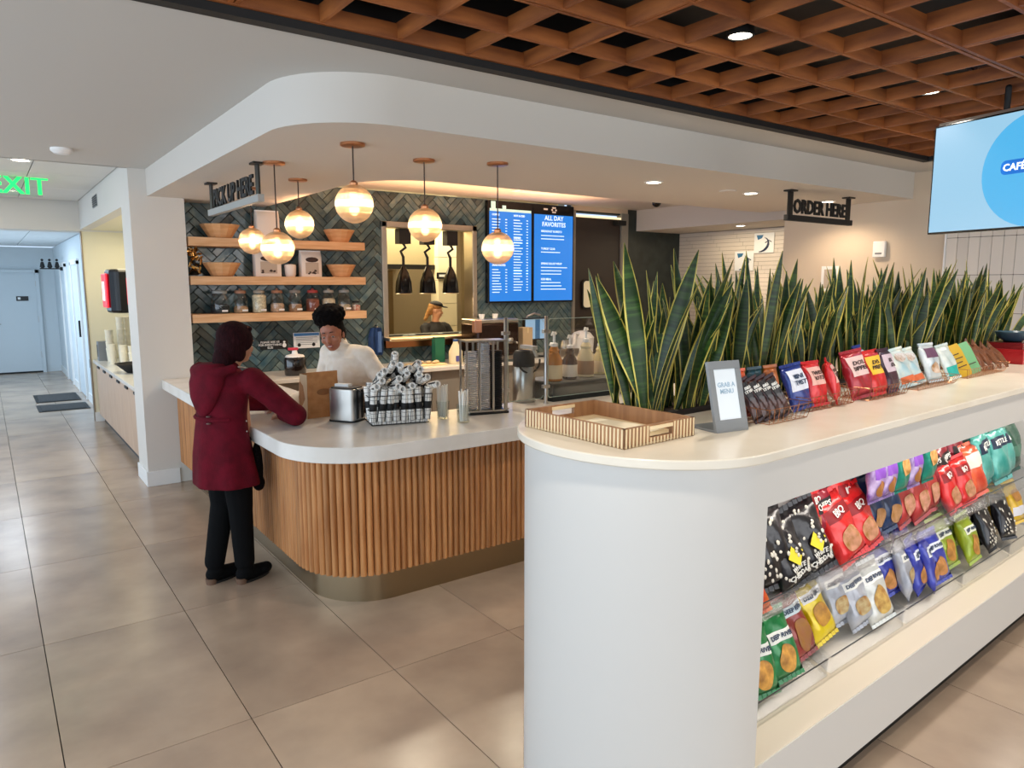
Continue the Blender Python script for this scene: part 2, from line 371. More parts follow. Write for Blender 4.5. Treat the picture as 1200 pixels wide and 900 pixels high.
# kitchen behind the window
wall('wall_kitchen', mat('kitchen_steel','#b9ab90',.45,.5), (2.6,6.0,9.6,9.7,0,2.8),(2.55,2.65,7.26,9.7,0,2.8),(6.0,6.1,7.26,9.7,0,2.8)); wall('ceiling_kitchen', M_white, (2.6,6.1,7.26,9.7,2.8,2.84))
k = thing('kitchen_hood','stainless extraction hood above the cook in the kitchen','hood',(4.2,8.9,1.98)); MB().box(-.9,.72,-.5,.6,.0,.8).build('canopy', mat('hood_cream','#cdbd95',.4,.5), k, bevel=.01); MB().box(-.9,.72,-.52,-.5,-.04,.02).build('lip', M_dark, k)
k = thing('kitchen_fridge','tall stainless fridge doors behind the cook','fridge',(3.95,9.2,0)); MB().box(-.6,.03,-.02,.35,.1,1.93).build('door', mat('fridge_steel','#9d8a6c',.4,.9), k, bevel=.01); MB().box(.05,.68,-.02,.35,.1,1.93).build('door', MATS['fridge_steel'], k, bevel=.01); MB().box(-.6,.68,0,.35,0,.1).build('base', M_dark, k)
MB().cap((-.03,-.06,.9),(-.03,-.06,1.6),.012,.012).build('handle', M_dark, k, True); MB().cap((.11,-.06,.9),(.11,-.06,1.6),.012,.012).build('handle', M_dark, k, True)
k = thing('kitchen_pillar','white tiled pillar at the right inside the kitchen window','pillar',(4.98,8.4,0))
for q in range(9): MB().box(-.14,.14,-.1,.1,.3*q+.003,.3*q+.297).build('tile', mat('kitchen_tile','#efe3c0',.3), k)
k = thing('kitchen_notice','black notice strip on the kitchen pillar','sign',(4.93,8.28,1.86)); MB().box(-.12,.12,0,.012,-.04,.04).build('board', M_black, k); MB().box(-.09,.02,-.003,0,-.015,.015).build('print', M_white, k)

# ---------------------------------------------------------------- ceilings
wall('ceiling', M_ceil, (-3.2,6.57,2.83,3.6,2.70,2.74),(-3.2,1.6,3.6,6.85,2.70,2.74),(-3.2,.44,-4,2.83,2.70,2.74),(.44,6.57,-4,.1,2.70,2.74),(6.02,6.57,.1,2.83,2.70,2.74))
struct(MB().box(-3.2,1.06,6.83,6.87,2.70,2.79).build('trim_3', M_ceil))
sof = [(1.18,7.14)] + [(1.18, 3.62)] + arc(1.65,3.62,.47,180,270,14)[1:] + [(6.57,3.15),(6.57,4.66)] + [(2.75,4.66)] + arc(2.75,5.16,.5,270,180,10)[1:] + [(2.25,7.14)]
struct(MB().prism(sof, 2.48, 2.701).build('ceiling_soffit', M_soff, smooth=True))
wall('ceiling_raised', M_soff, (2.0,7.3,4.40,7.13,2.735,2.76))
# wooden egg-crate ceiling
gr = thing('ceiling_grid','brown wooden egg-crate grid hung in the black ceiling opening','ceiling grid',(0,0,0))
P_ = .3235; x0g, y1g = .52, 2.75; nx, ny = 17, 8
GX = [2.087 + P_*k for k in range(-5, 13) if .5 < 2.087+P_*k < 5.98]; GY = [2.127 + P_*k for k in range(-6, 3) if .15 < 2.127+P_*k < 2.78]
sl = MB().box(-.008,.008,.17,2.775,2.725,2.79).mesh('slat', M_grid)
for i, x in enumerate(GX):
    for dx in ((-.012,.012) if i % 4 == 0 else (0,)): put('slat', sl, gr, (x+dx, 0, 0))
sl2 = MB().box(.46,5.975,-.008,.008,2.722,2.785).mesh('slat', M_grid)
for j, y in enumerate(GY):
    for dy in ((-.012,.012) if j % 2 == 0 else (0,)): put('slat', sl2, gr, (0, y+dy, 0))
struct(MB().box(.40,6.06,.06,2.87,3.05,3.08).box(.40,.46,.1,2.83,2.74,3.06).box(5.98,6.04,.1,2.83,2.74,3.06).box(.4,6.04,2.79,2.85,2.74,3.06).box(.4,6.04,.06,.12,2.74,3.06).build('ceiling_void', M_black))
struct(MB().box(.44,6.02,2.775,2.835,2.692,2.745).box(5.975,6.035,.1,2.835,2.692,2.745).box(.42,.46,.1,2.835,2.692,2.745).build('trim_4', M_black))
M_lamp = mat('lamp_glow','#fff4dd',.5,emit=14)
def can(name,label,x,y,z,r,h,power,col,group,ring=M_black,spot=110):
    c = thing(name,label,'ceiling light',(x,y,z),group=group)
    if h: MB().lathe([(r*.8,h),(r,h),(r,0),(r*.86,0),(r*.86,.02),(r*.8,.03)],20).build('housing', ring, c, True)
    else: MB().lathe([(r*1.25,0),(r*1.25,-.004),(r,-.006),(r,0)],20).build('trim_ring', ring, c, True)
    MB().lathe([(r*.84,.004 if h else -.004),(r*.84,.006 if h else -.001)],20).build('lens', M_lamp, c, True)
    if power: light('downlight','SPOT',(x,y,z-.03),power,col,rot=(0,0,0),spot=spot,radius=.05)
    return c
can('grid_downlight','black cylinder downlight in the wooden grid, nearer one with lit lens',2.573,1.965,2.745,.055,.12,60,SOFT,'downlights in the wooden grid')
can('grid_downlight','black cylinder downlight in the wooden grid, beside the large screen',4.19,1.965,2.765,.055,.12,50,SOFT,'downlights in the wooden grid')
for x,y in ((.9,1.1),(3.1,.5),(5.0,.7),(4.9,1.9)): light('downlight','SPOT',(x,y,2.66),62,SOFT,spot=120,radius=.06)  # bare spots without housings, standing in for unseen ceiling fixtures
sofl = [(3.974*1.0,3.735,'recessed ceiling light in the soffit left of the dome camera side, first from the left'),(5.085,3.718,'recessed ceiling light in the soffit just left of the black hanging order sign'),(6.15,3.69,'recessed ceiling light in the soffit behind the order sign')]
for x,y,l in sofl: can('recessed_light',l,x,y,2.478,.055,0,26,WARM,'recessed soffit lights',M_white,spot=150)
cr_ = bpy.data.objects['ceiling_raised']
for x,y in ((2.75,5.2),(3.9,5.2),(5.05,5.2)):  # invented cans, out of sight, added as fill under the soffit
    MB().lathe([(.07,0),(.07,-.004),(.055,-.006),(.055,0)],20).build('trim_ring', M_white, cr_, True, loc=(x,y,2.734)); light('downlight','SPOT',(x,y,2.70),75,(1,.84,.64),spot=140,radius=.06)
can('recessed_light','recessed ceiling light in the passage above the poster wall',7.55,5.65,2.458,.055,0,30,WARM,'passage lights',M_white)
light('passage_light','AREA',(7.6,5.6,2.45),15,(1,.82,.56),(.5,1.6),(0,0,0))  # added fill to brighten the brick wall, no fixture of its own
can('recessed_light','small round ceiling light at the far left above the exit sign',.34,7.3,2.757,.07,0,8,SOFT,'hall lights',M_white)
d = thing('smoke_detector','round white smoke detector on the grey ceiling at the left','smoke detector',(.535,6.155,2.70))
MB().lathe([(.07,0),(.07,-.018),(.05,-.035),(.02,-.04)],20).build('body', M_white, d, True); MB().lathe([(.052,-.034),(.052,-.036),(.045,-.038)],16).build('grille', M_trimw, d, True)
d = thing('dome_camera','black dome security camera under the raised ceiling','camera',(6.55,6.1,2.735))
MB().lathe([(.07,0),(.07,-.02),(.06,-.025)],20).build('mount', M_white, d, True); MB().ell((0,0,-.03),(.055,.055,.05)).build('dome', mat('dome_glass','#070708',.08), d, True)
d = thing('ceiling_vent','square white air vent in the raised ceiling above the menu screens','vent',(4.9,6.1,2.735))
MB().box(-.28,.28,-.28,.28,-.012,0).build('frame', M_white, d)
for q in range(6): MB().box(-.24,.24,-.22+.08*q,-.18+.08*q,-.02,-.012).build('louvre', M_white, d)
# small flush plate near soffit lights
d = thing('ceiling_plate','small round unlit plate in the soffit between the recessed lights','ceiling plate',(4.83,3.75,2.48)); MB().lathe([(.07,0),(.07,-.006),(.05,-.009)],18).build('disc', M_soff, d, True)
# glass hatch in the grid at upper right
d = thing('grid_monitor','dark framed glossy panel hung in the wooden grid at the upper right','panel',(4.62,1.64,2.83))
MB().box(-.56,.56,-.155,.155,0,.05).build('frame', M_black, d); MB().box(-.50,.50,-.12,.12,-.004,0).build('glass', mat('bluish_glass','#31424f',.06,.3), d)
# added upward area light for the raised ceiling's warm glow; no cove lamp there
light('cove_strip','AREA',(4.0,6.3,2.40),34,(1,.52,.26),(3.6,.7),(pi,0,0))
light('kitchen_light','AREA',(4.3,8.2,2.75),120,(1,.84,.55),(2.4,.8),(0,0,0))
light('niche_light','AREA',(1.42,8.8,2.38),22,(1,.87,.6),(.3,2.6),(0,0,0))
light('corridor_light','AREA',(.1,13.6,2.46),34,(.8,.9,1),(.5,1.1),(0,0,0))
light('hall_light','AREA',(-.6,8.7,2.74),25,(.9,.95,1),(.6,2.4),(0,0,0))

# exit sign
e = thing('exit_sign','green lit exit sign hanging from the hall ceiling','exit sign',(.36,8.5,2.70))
MB().box(-.19,.19,-.004,.004,-.115,.09).build('panel', clear_mat('exit_panel',(.9,.98,.93)), e); MB().box(-.2,.2,-.02,.02,.06,.085).build('canopy', M_white, e)
text('lettering','EXIT',.235,mat('exit_green','#16e45a',.5,emit=2.2),e,(.0,-.008,-.02),(pi/2,0,0),.002,bold=.004)
v = thing('air_grille','dark grey air grille high on the wall over the niche','vent',(1.044,8.95,2.62))
MB().box(-.006,0,-.17,.17,-.06,.06).build('frame', M_gray, v)
for q in range(5): MB().box(-.012,-.006,-.16,.16,-.05+.022*q,-.042+.022*q).build('louvre', M_dark, v)

# niche counter & drinks
n = thing('niche_cabinet','pale wood cabinet with slim dark pulls under the white niche counter','cabinet',(1.1,9.0,0))
MCab = mat('pale_wood','#c9ad93',.5,col2='#bfa187',scale=3,stretch=(8,8,1))
MB().box(.05,.6,-1.72,1.52,0,.1).build('plinth', M_dark, n)
for q in range(6): 
    dd = MB().box(0,.02,.003,.537,.1,.76).build('door', MCab, n, loc=(0,-1.72+.54*q,0), bevel=.002); MB().box(-.012,0,.2,.37,.71,.735).build('handle', M_black, dd)
MB().box(.02,.6,-1.72,1.52,.1,.76).build('carcass', MCab, n)
tag(MB().box(1.07,1.715,7.28,10.55,.76,.80).build('niche_worktop', M_quartz, bevel=.003),'white worktop on the niche cabinet','worktop')
m = thing('drink_dispenser','black drink dispenser with a red lit screen in the niche','drink dispenser',(1.44,9.6,1.42),0)
b = MB(); b.M = Matrix.Translation((0,0,0)); b.prism([(-.2,-.26),(.26,-.26),(.26,.26),(-.2,.26),(-.26,.18),(-.28,0),(-.26,-.18)],0,.5); b.build('housing', mat('gloss_black','#121214',.2), m, bevel=.03)
MB().box(-.30,-.275,-.17,.17,.06,.45).build('screen', mat('red_screen','#c0182c',.3,emit=1.2), m, bevel=.01); MB().box(-.305,-.30,-.07,.09,.14,.36).build('screen_picture', mat('lit_white','#f4dfe2',.4,emit=1.0), m)
MB().box(-.1,-.06,-.262,-.26,.1,.4).build('side_stripe', MATS['red_screen'], m)
MB().box(.1,.27,-.2,.2,-.615,0).build('stand', M_dark, m)
m = thing('card_reader','small black touch screen under the drink dispenser','touch screen',(1.5,8.98,1.2)); MB().box(-.09,.09,-.015,.015,-.1,.1).build('body', M_black, m, bevel=.01); MB().box(-.07,.07,-.018,-.015,-.07,.08).build('screen', MATS['red_screen'], m); MB().cap((0,.02,-.385),(0,.02,-.08),.012,.012).build('stem', M_dark, m, True)
MCup = mat('paper_cup','#efe6cf',.6)
cupm = MB().lathe([(.034,0),(.045,.16),(.047,.165),(.045,.17),(.04,.17)],16).mesh('cup',MCup,True)
lab = ['leftmost upright stack of cream cups in the niche, topped by the taller one','short cream cup stack in front of the niche wall','second cream cup stack from the left in the niche','cream cup stack beside the black bowl in the niche','single tall cream cup stack right at the back of the niche','cream cup stack nearest the column in the niche']
for q,(x,y,z,n_) in enumerate([(1.22,10.1,.80,2),(1.36,10.2,.80,3),(1.2,9.75,.80,1),(1.28,9.5,.80,1),(1.45,10.3,.80,3),(1.35,9.3,.80,1)]):
    s = thing('cup_stack',lab[q],'cups',(x,y,z),group='paper cup stacks in the niche')
    for k in range(n_*2): put('cup', cupm, s, (0,0,k*.075), (0,0,0))
m = thing('napkin_holder','grey napkin holder standing at the left end of the niche counter','napkin holder',(1.16,10.35,.80)); MB().rbox(-.05,.05,-.07,.07,0,.24,.01).build('body', M_gray, m, True); MB().box(-.053,-.05,-.04,.04,.05,.2).build('opening', M_dark, m)
m = thing('black_bowl','wide black bowl on the niche counter','bowl',(1.3,8.75,.80)); MB().lathe([(.1,0),(.2,.09),(.215,.1),(.205,.1),(.1,.02)],24).build('bowl', M_black, m, True); MB().lathe([(.09,-.0),(.11,.008)],20).build('foot', M_dark, m, True)
# ---------------------------------------------------------------- back shelves
shelf_z = [2.16, 1.82, 1.484]; names = ['topmost of the three thick oak wall shelves','middle of the three thick oak wall shelves','lowest of the three thick oak wall shelves, the one with the jars']
for z, l in zip(shelf_z, names):
    tag(MB().box(1.485,3.14,6.83,7.124,z-.076,z).build('wall_shelf', M_shelf, bevel=.003), l, 'shelf', 'oak wall shelves')
M_bowl = mat('bowl_wood','#dcab7c',.5,col2='#cb9560',scale=6,stretch=(1,1,6))
bl = ['wooden salad bowl at the left end of the top shelf','wooden salad bowl at the right end of the top shelf','wooden salad bowl at the left of the middle shelf','wooden salad bowl at the right of the middle shelf']
for (x,z,r),l in zip(((1.79,2.16,.17),(2.93,2.16,.15),(1.79,1.82,.165),(2.94,1.82,.142)),bl):
    o = thing('wooden_bowl',l,'bowl',(x,6.97,z),group='wooden bowls on the shelves'); o.scale=(r/.17*1,)*3 if False else (1,1,1)
    k=r/.17
    MB().lathe([(.085*k,0),(.1*k,.005),(.17*k,.115),(.165*k,.12),(.158*k,.115),(.09*k,.012)],14).build('bowl', M_bowl, o)
    MB().lathe([(.168*k,.112),(.174*k,.118),(.168*k,.124),(.160*k,.12)],14).build('rim', MATS['shelf_oak'], o)
M_pack = mat('bag_paper','#e6ddd4',.6); M_packl = mat('pack_label','#b9aa9a',.6); M_bean = mat('bean_print','#3a2722',.6)
def packet(x,z,wd,h,l,lab=True):
    o = thing('coffee_bag',l,'coffee bag',(x,6.97,z),group='white coffee bags on the shelves'); a=wd/2
    b=MB(); b.loft([[(p[0],p[1]*t,zz) for p in rrect(-a,a,-.05,.05,.02,2)] for zz,t in ((0,1),(h*.1,1.05),(h*.75,1),(h*.9,.6),(h,.1))])
    b.build('pouch', M_pack, o, True); MB().box(-a,a,-.012,.012,h-.02,h+.004).build('top_seal', M_white, o)
    if lab:
        MB().box(-a*.62,a*.62,-.056,-.053,h*.12,h*.55).build('label', M_packl, o); 
        b=MB(); 
        for q in range(9): b.ell((random.uniform(-a*.5,a*.5),-.057,h*(.12+random.uniform(0,.14))),(.012,.002,.008),nu=8,nv=4)
        b.build('bean_print', M_bean, o); b=MB(); b.ell((0,-.0555,h*.66),(a*.62,.004,h*.1),nu=14,nv=6); b.build('emblem', M_bean, o)
packet(2.215,2.16,.22,.27,'large white coffee bag standing on the top shelf',False)
packet(2.2,1.82,.25,.255,'left printed coffee bag on the middle shelf under the larger one'); packet(2.62,1.82,.21,.25,'right printed coffee bag with dark emblem on the middle shelf')
tag(MB().lathe([(.04,0),(.05,.02),(.055,.1),(.05,.115),(.02,.12)],16).build('white_jar', M_pack, smooth=True, loc=(2.415,6.95,1.82)),'small rounded white jar between the two printed coffee bags','jar')
# string of tinsel foliage (metallic) at the shelf's left end
o = thing('gold_ornament','shiny gold-leaf ornament tucked under the left end of the top shelf','ornament',(1.56,7.0,1.83)); b=MB()
for q in range(60):
    a=random.uniform(0,2*pi); r=random.uniform(.01,.06); z=random.uniform(.02,.23); 
    b.M=Matrix.Translation((cos(a)*r,sin(a)*r*.7,z))@Euler((random.uniform(0,3),random.uniform(0,3),0)).to_matrix().to_4x4(); b.add([(-.006,-.03,0),(.006,-.03,0),(.01,.02,.004),(0,.035,0),(-.01,.02,.004)],[(0,1,2,3,4)])
stuff(b.build('leaf_cluster', mat('gold_leaf','#d8b070',.2,1), o)); MB().lathe([(.035,0),(.04,.02),(.012,.05),(.008,.2)],10).build('stem', M_dark, o, True)
# jars
cont = [('#1f2a30',.08,'dark tea'),('#c9a27c',.06,'a little pale sugar'),('#efe3c4',.165,'white sugar to the brim'),('#d8b497',.08,'pale pink powder'),('#b58a66',.07,'light brown grains'),('#8f4a35',.12,'reddish brown spice'),('#e8d6b8',.12,'white and brown sweets'),('#c9b79c',.06,'beige flakes')]
jx = [1.75,1.935,2.105,2.275,2.45,2.625,2.79,2.952]; ordn=['first','second','third','fourth','fifth','sixth','seventh','eighth']
lids=['#8f979a','#a0735a','#9b9182','#9c6a4e','#8a8078','#a33a35','#97948c','#8a8d8c']
for i,(x,(c,h,l)) in enumerate(zip(jx,cont)):
    r=.085 if i==0 else .066
    o = thing('glass_jar',f'glass jar with {l}, {ordn[i]} from the left on the lowest shelf','jar',(x,6.95,1.484),group='glass jars on the lowest shelf')
    MB().lathe([(r*.95,0),(r,.01),(r,.14),(r*.75,.17),(r*.72,.185)],20).build('glass', M_jarg, o, True)
    MB().lathe([(r*.92,.004),(r*.94,.01),(r*.94,h-.008),(r*.7,h+.006)],20).build('contents', mat('content_%d'%i,c,.8,col2='#%02x%02x%02x'%tuple(int(int(c[k:k+2],16)*.8) for k in (1,3,5)),scale=60), o, True)
    MB().lathe([(r*.76,.182),(r*.78,.186),(r*.78,.2),(r*.7,.208),(.012,.21),(.015,.225)],16).build('lid', mat('lid_%d'%i,lids[i],.5), o, True)
    MB().box(-.005,.045,-r*1.0-.002,-r*.9,.018,.034).build('price_tag', M_white, o)
o = thing('small_jar','small squat jar of striped sweets at the right end of the lowest shelf','jar',(3.08,6.95,1.484))
MB().lathe([(.04,0),(.045,.01),(.045,.07),(.035,.08)],16).build('glass', M_jarg, o, True); MB().lathe([(.038,.003),(.042,.01),(.042,.055),(.02,.06)],14).build('contents', mat('candy','#c9584a',.5,col2='#f2e4d4',scale=50), o, True); MB().lathe([(.036,.08),(.038,.082),(.038,.095),(.01,.1)],14).build('lid', M_dark, o, True)
# notices on the tiled wall
o = thing('black_notice','small black notice with white writing and a hand symbol on the tiles','sign',(2.28,7.118,1.16)); MB().box(-.135,.135,-.006,0,-.045,.045).build('plate', M_black, o)
text('lettering','PLEASE ASK US\nFOR EVERYTHING\nELSE',.028,M_white,o,(-.04,-.008,0),(pi/2,0,0),.0005,bold=.0006); MB().ell((.1,-.007,-.008),(.02,.002,.022)).ell((.1,-.007,.025),(.012,.002,.01)).build('symbol', M_white, o)
o = thing('permit_sheet','white and blue framed permit sheet on the tiles behind the cashier','notice',(2.61,7.118,1.19)); MB().box(-.135,.135,-.006,0,-.078,.078).build('sheet', M_white, o)
MB().box(-.13,.13,-.008,-.006,.045,.074).build('header', mat('permit_blue','#3a78b4',.5), o); 
b=MB(); [b.box(-.11,.11-.05*(q%3==1),-.008,-.006,.028-.018*q,.033-.018*q) for q in range(5)]; b.build('print', M_gray, o); MB().ell((.07,-.007,-.045),(.018,.002,.018)).ell((-.08,-.007,-.045),(.018,.002,.018)).build('seal', M_dark, o)
o = thing('blue_apron','dark blue apron bundle hanging on the tiles right of the cashier','apron',(3.36,7.09,1.0))
b=MB(); b.loft([[(x*t,-.02-.02*sin(3*x*40+zz*9),zz) for x in [(-.085+.017*k) for k in range(11)]]+[(x*t,.02,zz) for x in [(.085-.017*k) for k in range(11)]] for zz,t in ((0,.7),(.05,1),(.2,.95),(.29,.6))]); b.build('cloth', mat('apron_blue','#203f6e',.8), o, True); MB().box(.0,.04,-.05,-.03,.03,.25).build('strap', mat('apron_light','#4b6da3',.8), o); MB().cap((0,.03,.3),(0,-.03,.3),.01,.01).build('hook', M_steel, o, True)

# ---------------------------------------------------------------- menu screens
M_menu = mat('menu_blue','#2b8df0',.3,emit=.95,dark=True); M_mtext = mat('menu_text','#cfe6ff',.4,emit=1.0)
def menu(name,label,x,items,head=None):
    o = thing(name,label,'menu screen',(x,7.06,2.09),group='menu screens side by side')
    MB().box(-.325,.325,0,.06,-.56,.62).build('bezel', M_screen, o, bevel=.004); MB().box(-.305,.305,-.004,0,-.54,.5).build('screen', M_menu, o)
    for it in items: text('lettering',it[0],it[1],M_mtext,o,(it[2],-.006,it[3]),(pi/2,0,0),.0005,align='LEFT',bold=it[4] if len(it)>4 else 0)
    if head: text('lettering',head,.075,M_mtext,o,(0,-.006,.42),(pi/2,0,0),.0005,bold=.0015)
    return o
col = lambda n: '\n'.join(['————— ———  ——']*n)
m1 = menu('menu_screen','left blue menu screen, half behind a glowing globe, dense price columns',5.11,[('COFFEE',.03,-.27,.46,.001),('HOT & ICED',.03,.04,.46,.001),('DRINKS',.03,.04,.2,.001),('SANDWICHES',.03,-.27,-.12,.001)])
b=MB()
for (x0,z0,n) in ((-.27,.41,9),(.04,.41,9),(.04,.15,12),(-.27,-.17,9),(.04,-.18,8)):
    for q in range(n):
        ln=random.uniform(.09,.14); b.box(x0,x0+ln,-.005,-.004,z0-.033*q-.005,z0-.033*q+.004); b.box(x0+.19,x0+.215,-.005,-.004,z0-.033*q-.005,z0-.033*q+.004)
stuff(b.build('menu_lines', M_mtext, m1)); MB().box(-.3,.3,-.006,0,.5,.53).build('header_strip', mat('menu_strip','#bfe3d8',.4,emit=.6), m1); MB().box(-.28,-.22,-.006,0,.53,.61).box(-.12,-.07,-.006,0,.53,.57).build('picture', MATS['menu_strip'], m1)
m2 = menu('menu_screen','right blue menu screen with large centred heading, beside the dark kitchen door',5.765,[('BREAKFAST BURRITO',.034,-.2,.30,.001),('TURKEY CLUB',.034,-.2,.09,.001),('SPRING SALAD WRAP',.034,-.2,-.09,.001),('KIDS MEAL',.034,-.2,-.28,.001)],'ALL DAY\nFAVORITES')
b=MB()
for z0,n in ((.25,2),(.05,1),(-.135,3),(-.32,3)):
    for q in range(n): b.box(-.2,-.2+random.uniform(.3,.42),-.005,-.004,z0-.04*q-.006,z0-.04*q+.004)
stuff(b.build('menu_lines', M_mtext, m2)); b=MB(); 
for q in range(6): b.ell((.0+.03*cos(q*pi/3),-.005,.56+.03*sin(q*pi/3)),(.016,.002,.012),nu=8,nv=5)
b.build('snowflake', M_white, m2); MB().box(-.16,-.1,-.005,0,.555,.575).build('mark', M_white, m2)

# ---------------------------------------------------------------- passage brick wall, posters, vertical tiles, thermostat
b = MB(); rows = int((2.46-1.0)/.052); 
for r in range(30):
    z = 2.455-.052*(r+1); off = (r*0.37) % .42 - .42; y = 3.65+off
    while y < 7.12:
        y0, y1 = max(y+.002, 3.62), min(y+.42-.002, 7.095)
        if y1 > y0: b.box(8.108, 8.122, y0, y1, z+.002, z+.05)
        y += .42
stuff(b.build('brick_field', M_wtile, bpy.data.objects['wall_passage']))
M_pp = mat('poster_white','#e9ebea',.5); M_pb = mat('poster_blue','#2b6a94',.5); M_pn = mat('poster_navy','#24344f',.5)
for y,z,l in ((5.69,2.27,'upper right white poster with blue curved design on the white brick wall'),(5.98,2.05,'lower left white poster with blue curved design on the white brick wall')):
    o = thing('poster',l,'poster',(8.10,y,z),group='two posters on the white brick wall'); 
    MB().box(-.006,0,-.145,.145,-.125,.125).build('sheet', M_pp, o)
    b=MB(); b.M=Matrix.Translation((-.007,0,0)); pts=[(0,-.09+.16*t*-1+.1*0,0) for t in ()]
    b.tube([(0,.07-.17*sin(t*pi*.8)*.8,-.02-.09*cos(t*pi*.9)*1) for t in [k/9 for k in range(10)]],[.004,.009,.013,.016,.017,.016,.013,.01,.007,.003],6); b.build('swoosh', M_pn, o)
    MB().add([(-.008,.11,.1),(-.008,.01,.1),(-.008,.03,.06),(-.008,.09,.04)],[(0,1,2,3)]).build('blue_patch', M_pb, o)
    MB().tube([(-.008,-.02,.0),(-.008,-.07,.03),(-.008,-.11,.01)],.006,6).build('small_curve', M_pn, o)
wr = bpy.data.objects['wall_right']
vt = MB().prism(rrect(.0015,.0835,.0015,.3025,.003,1),0,.012).mesh('wall_tile', M_wtile)
for i in range(24):
    for j in range(6): put('wall_tile', vt, wr, (6.57, 2.845-.085*i, .91+.305*j), Euler((pi/2,0,-pi/2)))
struct(MB().box(6.55,6.572,2.845,2.858,.9,2.74).build('trim_5', mat('tile_trim','#f2f1ee',.3)))
tag(MB().box(6.564,6.571,.7,2.845,.905,2.745).build('tile_grout_board', mat('tile_grout','#5d5148',.9)),'dark grout ground behind the tall white wall tiles','tile backing')
bpy.data.objects['tile_grout_board'].name='trim_6'; g_=bpy.data.objects['trim_6']; g_['kind']='structure'; del g_['label']; del g_['category']
o = thing('thermostat','small white thermostat box on the beige wall','thermostat',(6.565,3.40,2.06)); MB().box(-.035,0,-.055,.055,-.07,.07).build('case', M_white, o, bevel=.006); MB().box(-.038,-.035,-.03,.03,-.045,-.03).build('display', M_gray, o)
o = thing('framed_notice','small pale framed notice on the beige wall behind the plants','notice',(6.565,3.86,1.80)); MB().box(-.015,0,-.09,.09,-.12,.12).build('frame', M_white, o); MB().box(-.017,-.015,-.06,.06,-.09,.09).build('sheet', M_packl, o)

# ---------------------------------------------------------------- big screen hung from the ceiling
a_ = radians(13.1); o = thing('wall_screen','large hanging screen showing a light blue circle and the word CAFE, upper right','screen',(4.313-.535*sin(a_),1.972-.535*cos(a_),2.30),0)
o.rotation_euler=(0,0,-pi/2-a_)   # local x runs away to the right of the picture, face looks to local -y
MB().box(-.54,.54,0,.05,-.275,.305).build('bezel', M_screen, o, bevel=.003)
MB().box(-.53,.53,-.003,0,-.265,.295).build('screen', mat('screen_sky','#a3d6f4',.25,emit=.95,dark=True), o)
b=MB(); b.M=Matrix.Translation((.03,-.0035,.01))@Matrix.Rotation(pi/2,4,'X'); b.prism([(.28*cos(t*pi/24),.28*sin(t*pi/24)) for t in range(48)],0,.001); b.build('circle', mat('screen_circle','#55bff7',.25,emit=.95,dark=True), o)
b=MB(); b.M=Matrix.Translation((-.085,-.006,.03))@Matrix.Rotation(pi/2,4,'X'); b.prism(rrect(-.068,.068,-.035,.035,.025),0,.001); b.build('badge', mat('badge_blue','#1463b8',.25,emit=.7), o)
text('lettering','CAFÉ',.048,mat('screen_white','#f2fbff',.3,emit=1.0),o,(-.085,-.0085,.028),(pi/2,0,0),.0005,bold=.001)
MB().cap((-.2,.07,.2),(-.2,.07,.44),.015,.015).cap((.2,.07,.2),(.2,.07,.44),.015,.015).box(-.25,.25,.05,.09,-.1,.25).build('hanger', M_black, o); MB().box(-.54,.54,.03,.05,.31,.325).build('top_rail', M_steel, o)

# ---------------------------------------------------------------- hanging signs
def hang(name,label,loc,rz,L,word,face_m,let_m,size,sx):
    o = thing(name,label,'sign',loc,rz)
    for x in (-L/2+.05, L/2-.05):
        MB().box(x-.045,x+.045,-.035,.035,-.012,0).build('ceiling_plate', M_dark, o); MB().box(x-.03,x+.03,-.006,.006,-.2,-.012).build('post', M_dark, o)
    MB().box(-L/2,L/2,-.02,.02,-.235,-.19).build('rail', face_m, o, bevel=.003)
    text('lettering',word,size,let_m,o,(0,-.004,-.125),(pi/2,0,0),.006,sx=sx,bold=.004); return o
hang('order_sign','black hanging ORDER HERE sign on two posts',(5.6,3.42,2.48),0,.94,'ORDER HERE',M_black,M_black,.15,.86)
hang('pickup_sign','grey hanging PICK UP HERE sign on two posts over the counter',(1.41,5.12,2.48),-pi/2,1.2,'PICK UP HERE',mat('sign_gray','#9a9b98',.5),M_black,.165,.92)

# ---------------------------------------------------------------- pendants
M_cord = mat('cord','#3a2c24',.6); M_globe = clear_mat('globe_glass',(.98,.93,.84),.3,.05,fog=.5,glow=1); M_bulb = mat('bulb_glow','#ffc98a',.4,emit=9)
M_ring = clear_mat('globe_ring',(.95,.85,.7),.5,.1,fog=.35)
globe = MB().lathe([(.1*sin(pi*(k+.7)/18.7)*(1+.012*(k%2)), .1*cos(pi*(k+.7)/18.7)) for k in range(18)][::-1],28).mesh('globe', M_globe, True)
pn = [((1.489,4.495),1.97,'globe pendant second from the left, hanging lowest and overlapping the shelf'),((1.857,5.115),2.17,'globe pendant third from the left, in front of the top shelf'),((1.631,3.665),2.17,'largest globe pendant, right of the shelves'),((2.178,3.883),2.10,'globe pendant in front of the kitchen window'),((2.599,3.727),1.97,'globe pendant in front of the blue menu screens'),((1.72,5.78),2.08,'leftmost globe pendant, under the pick-up sign')]
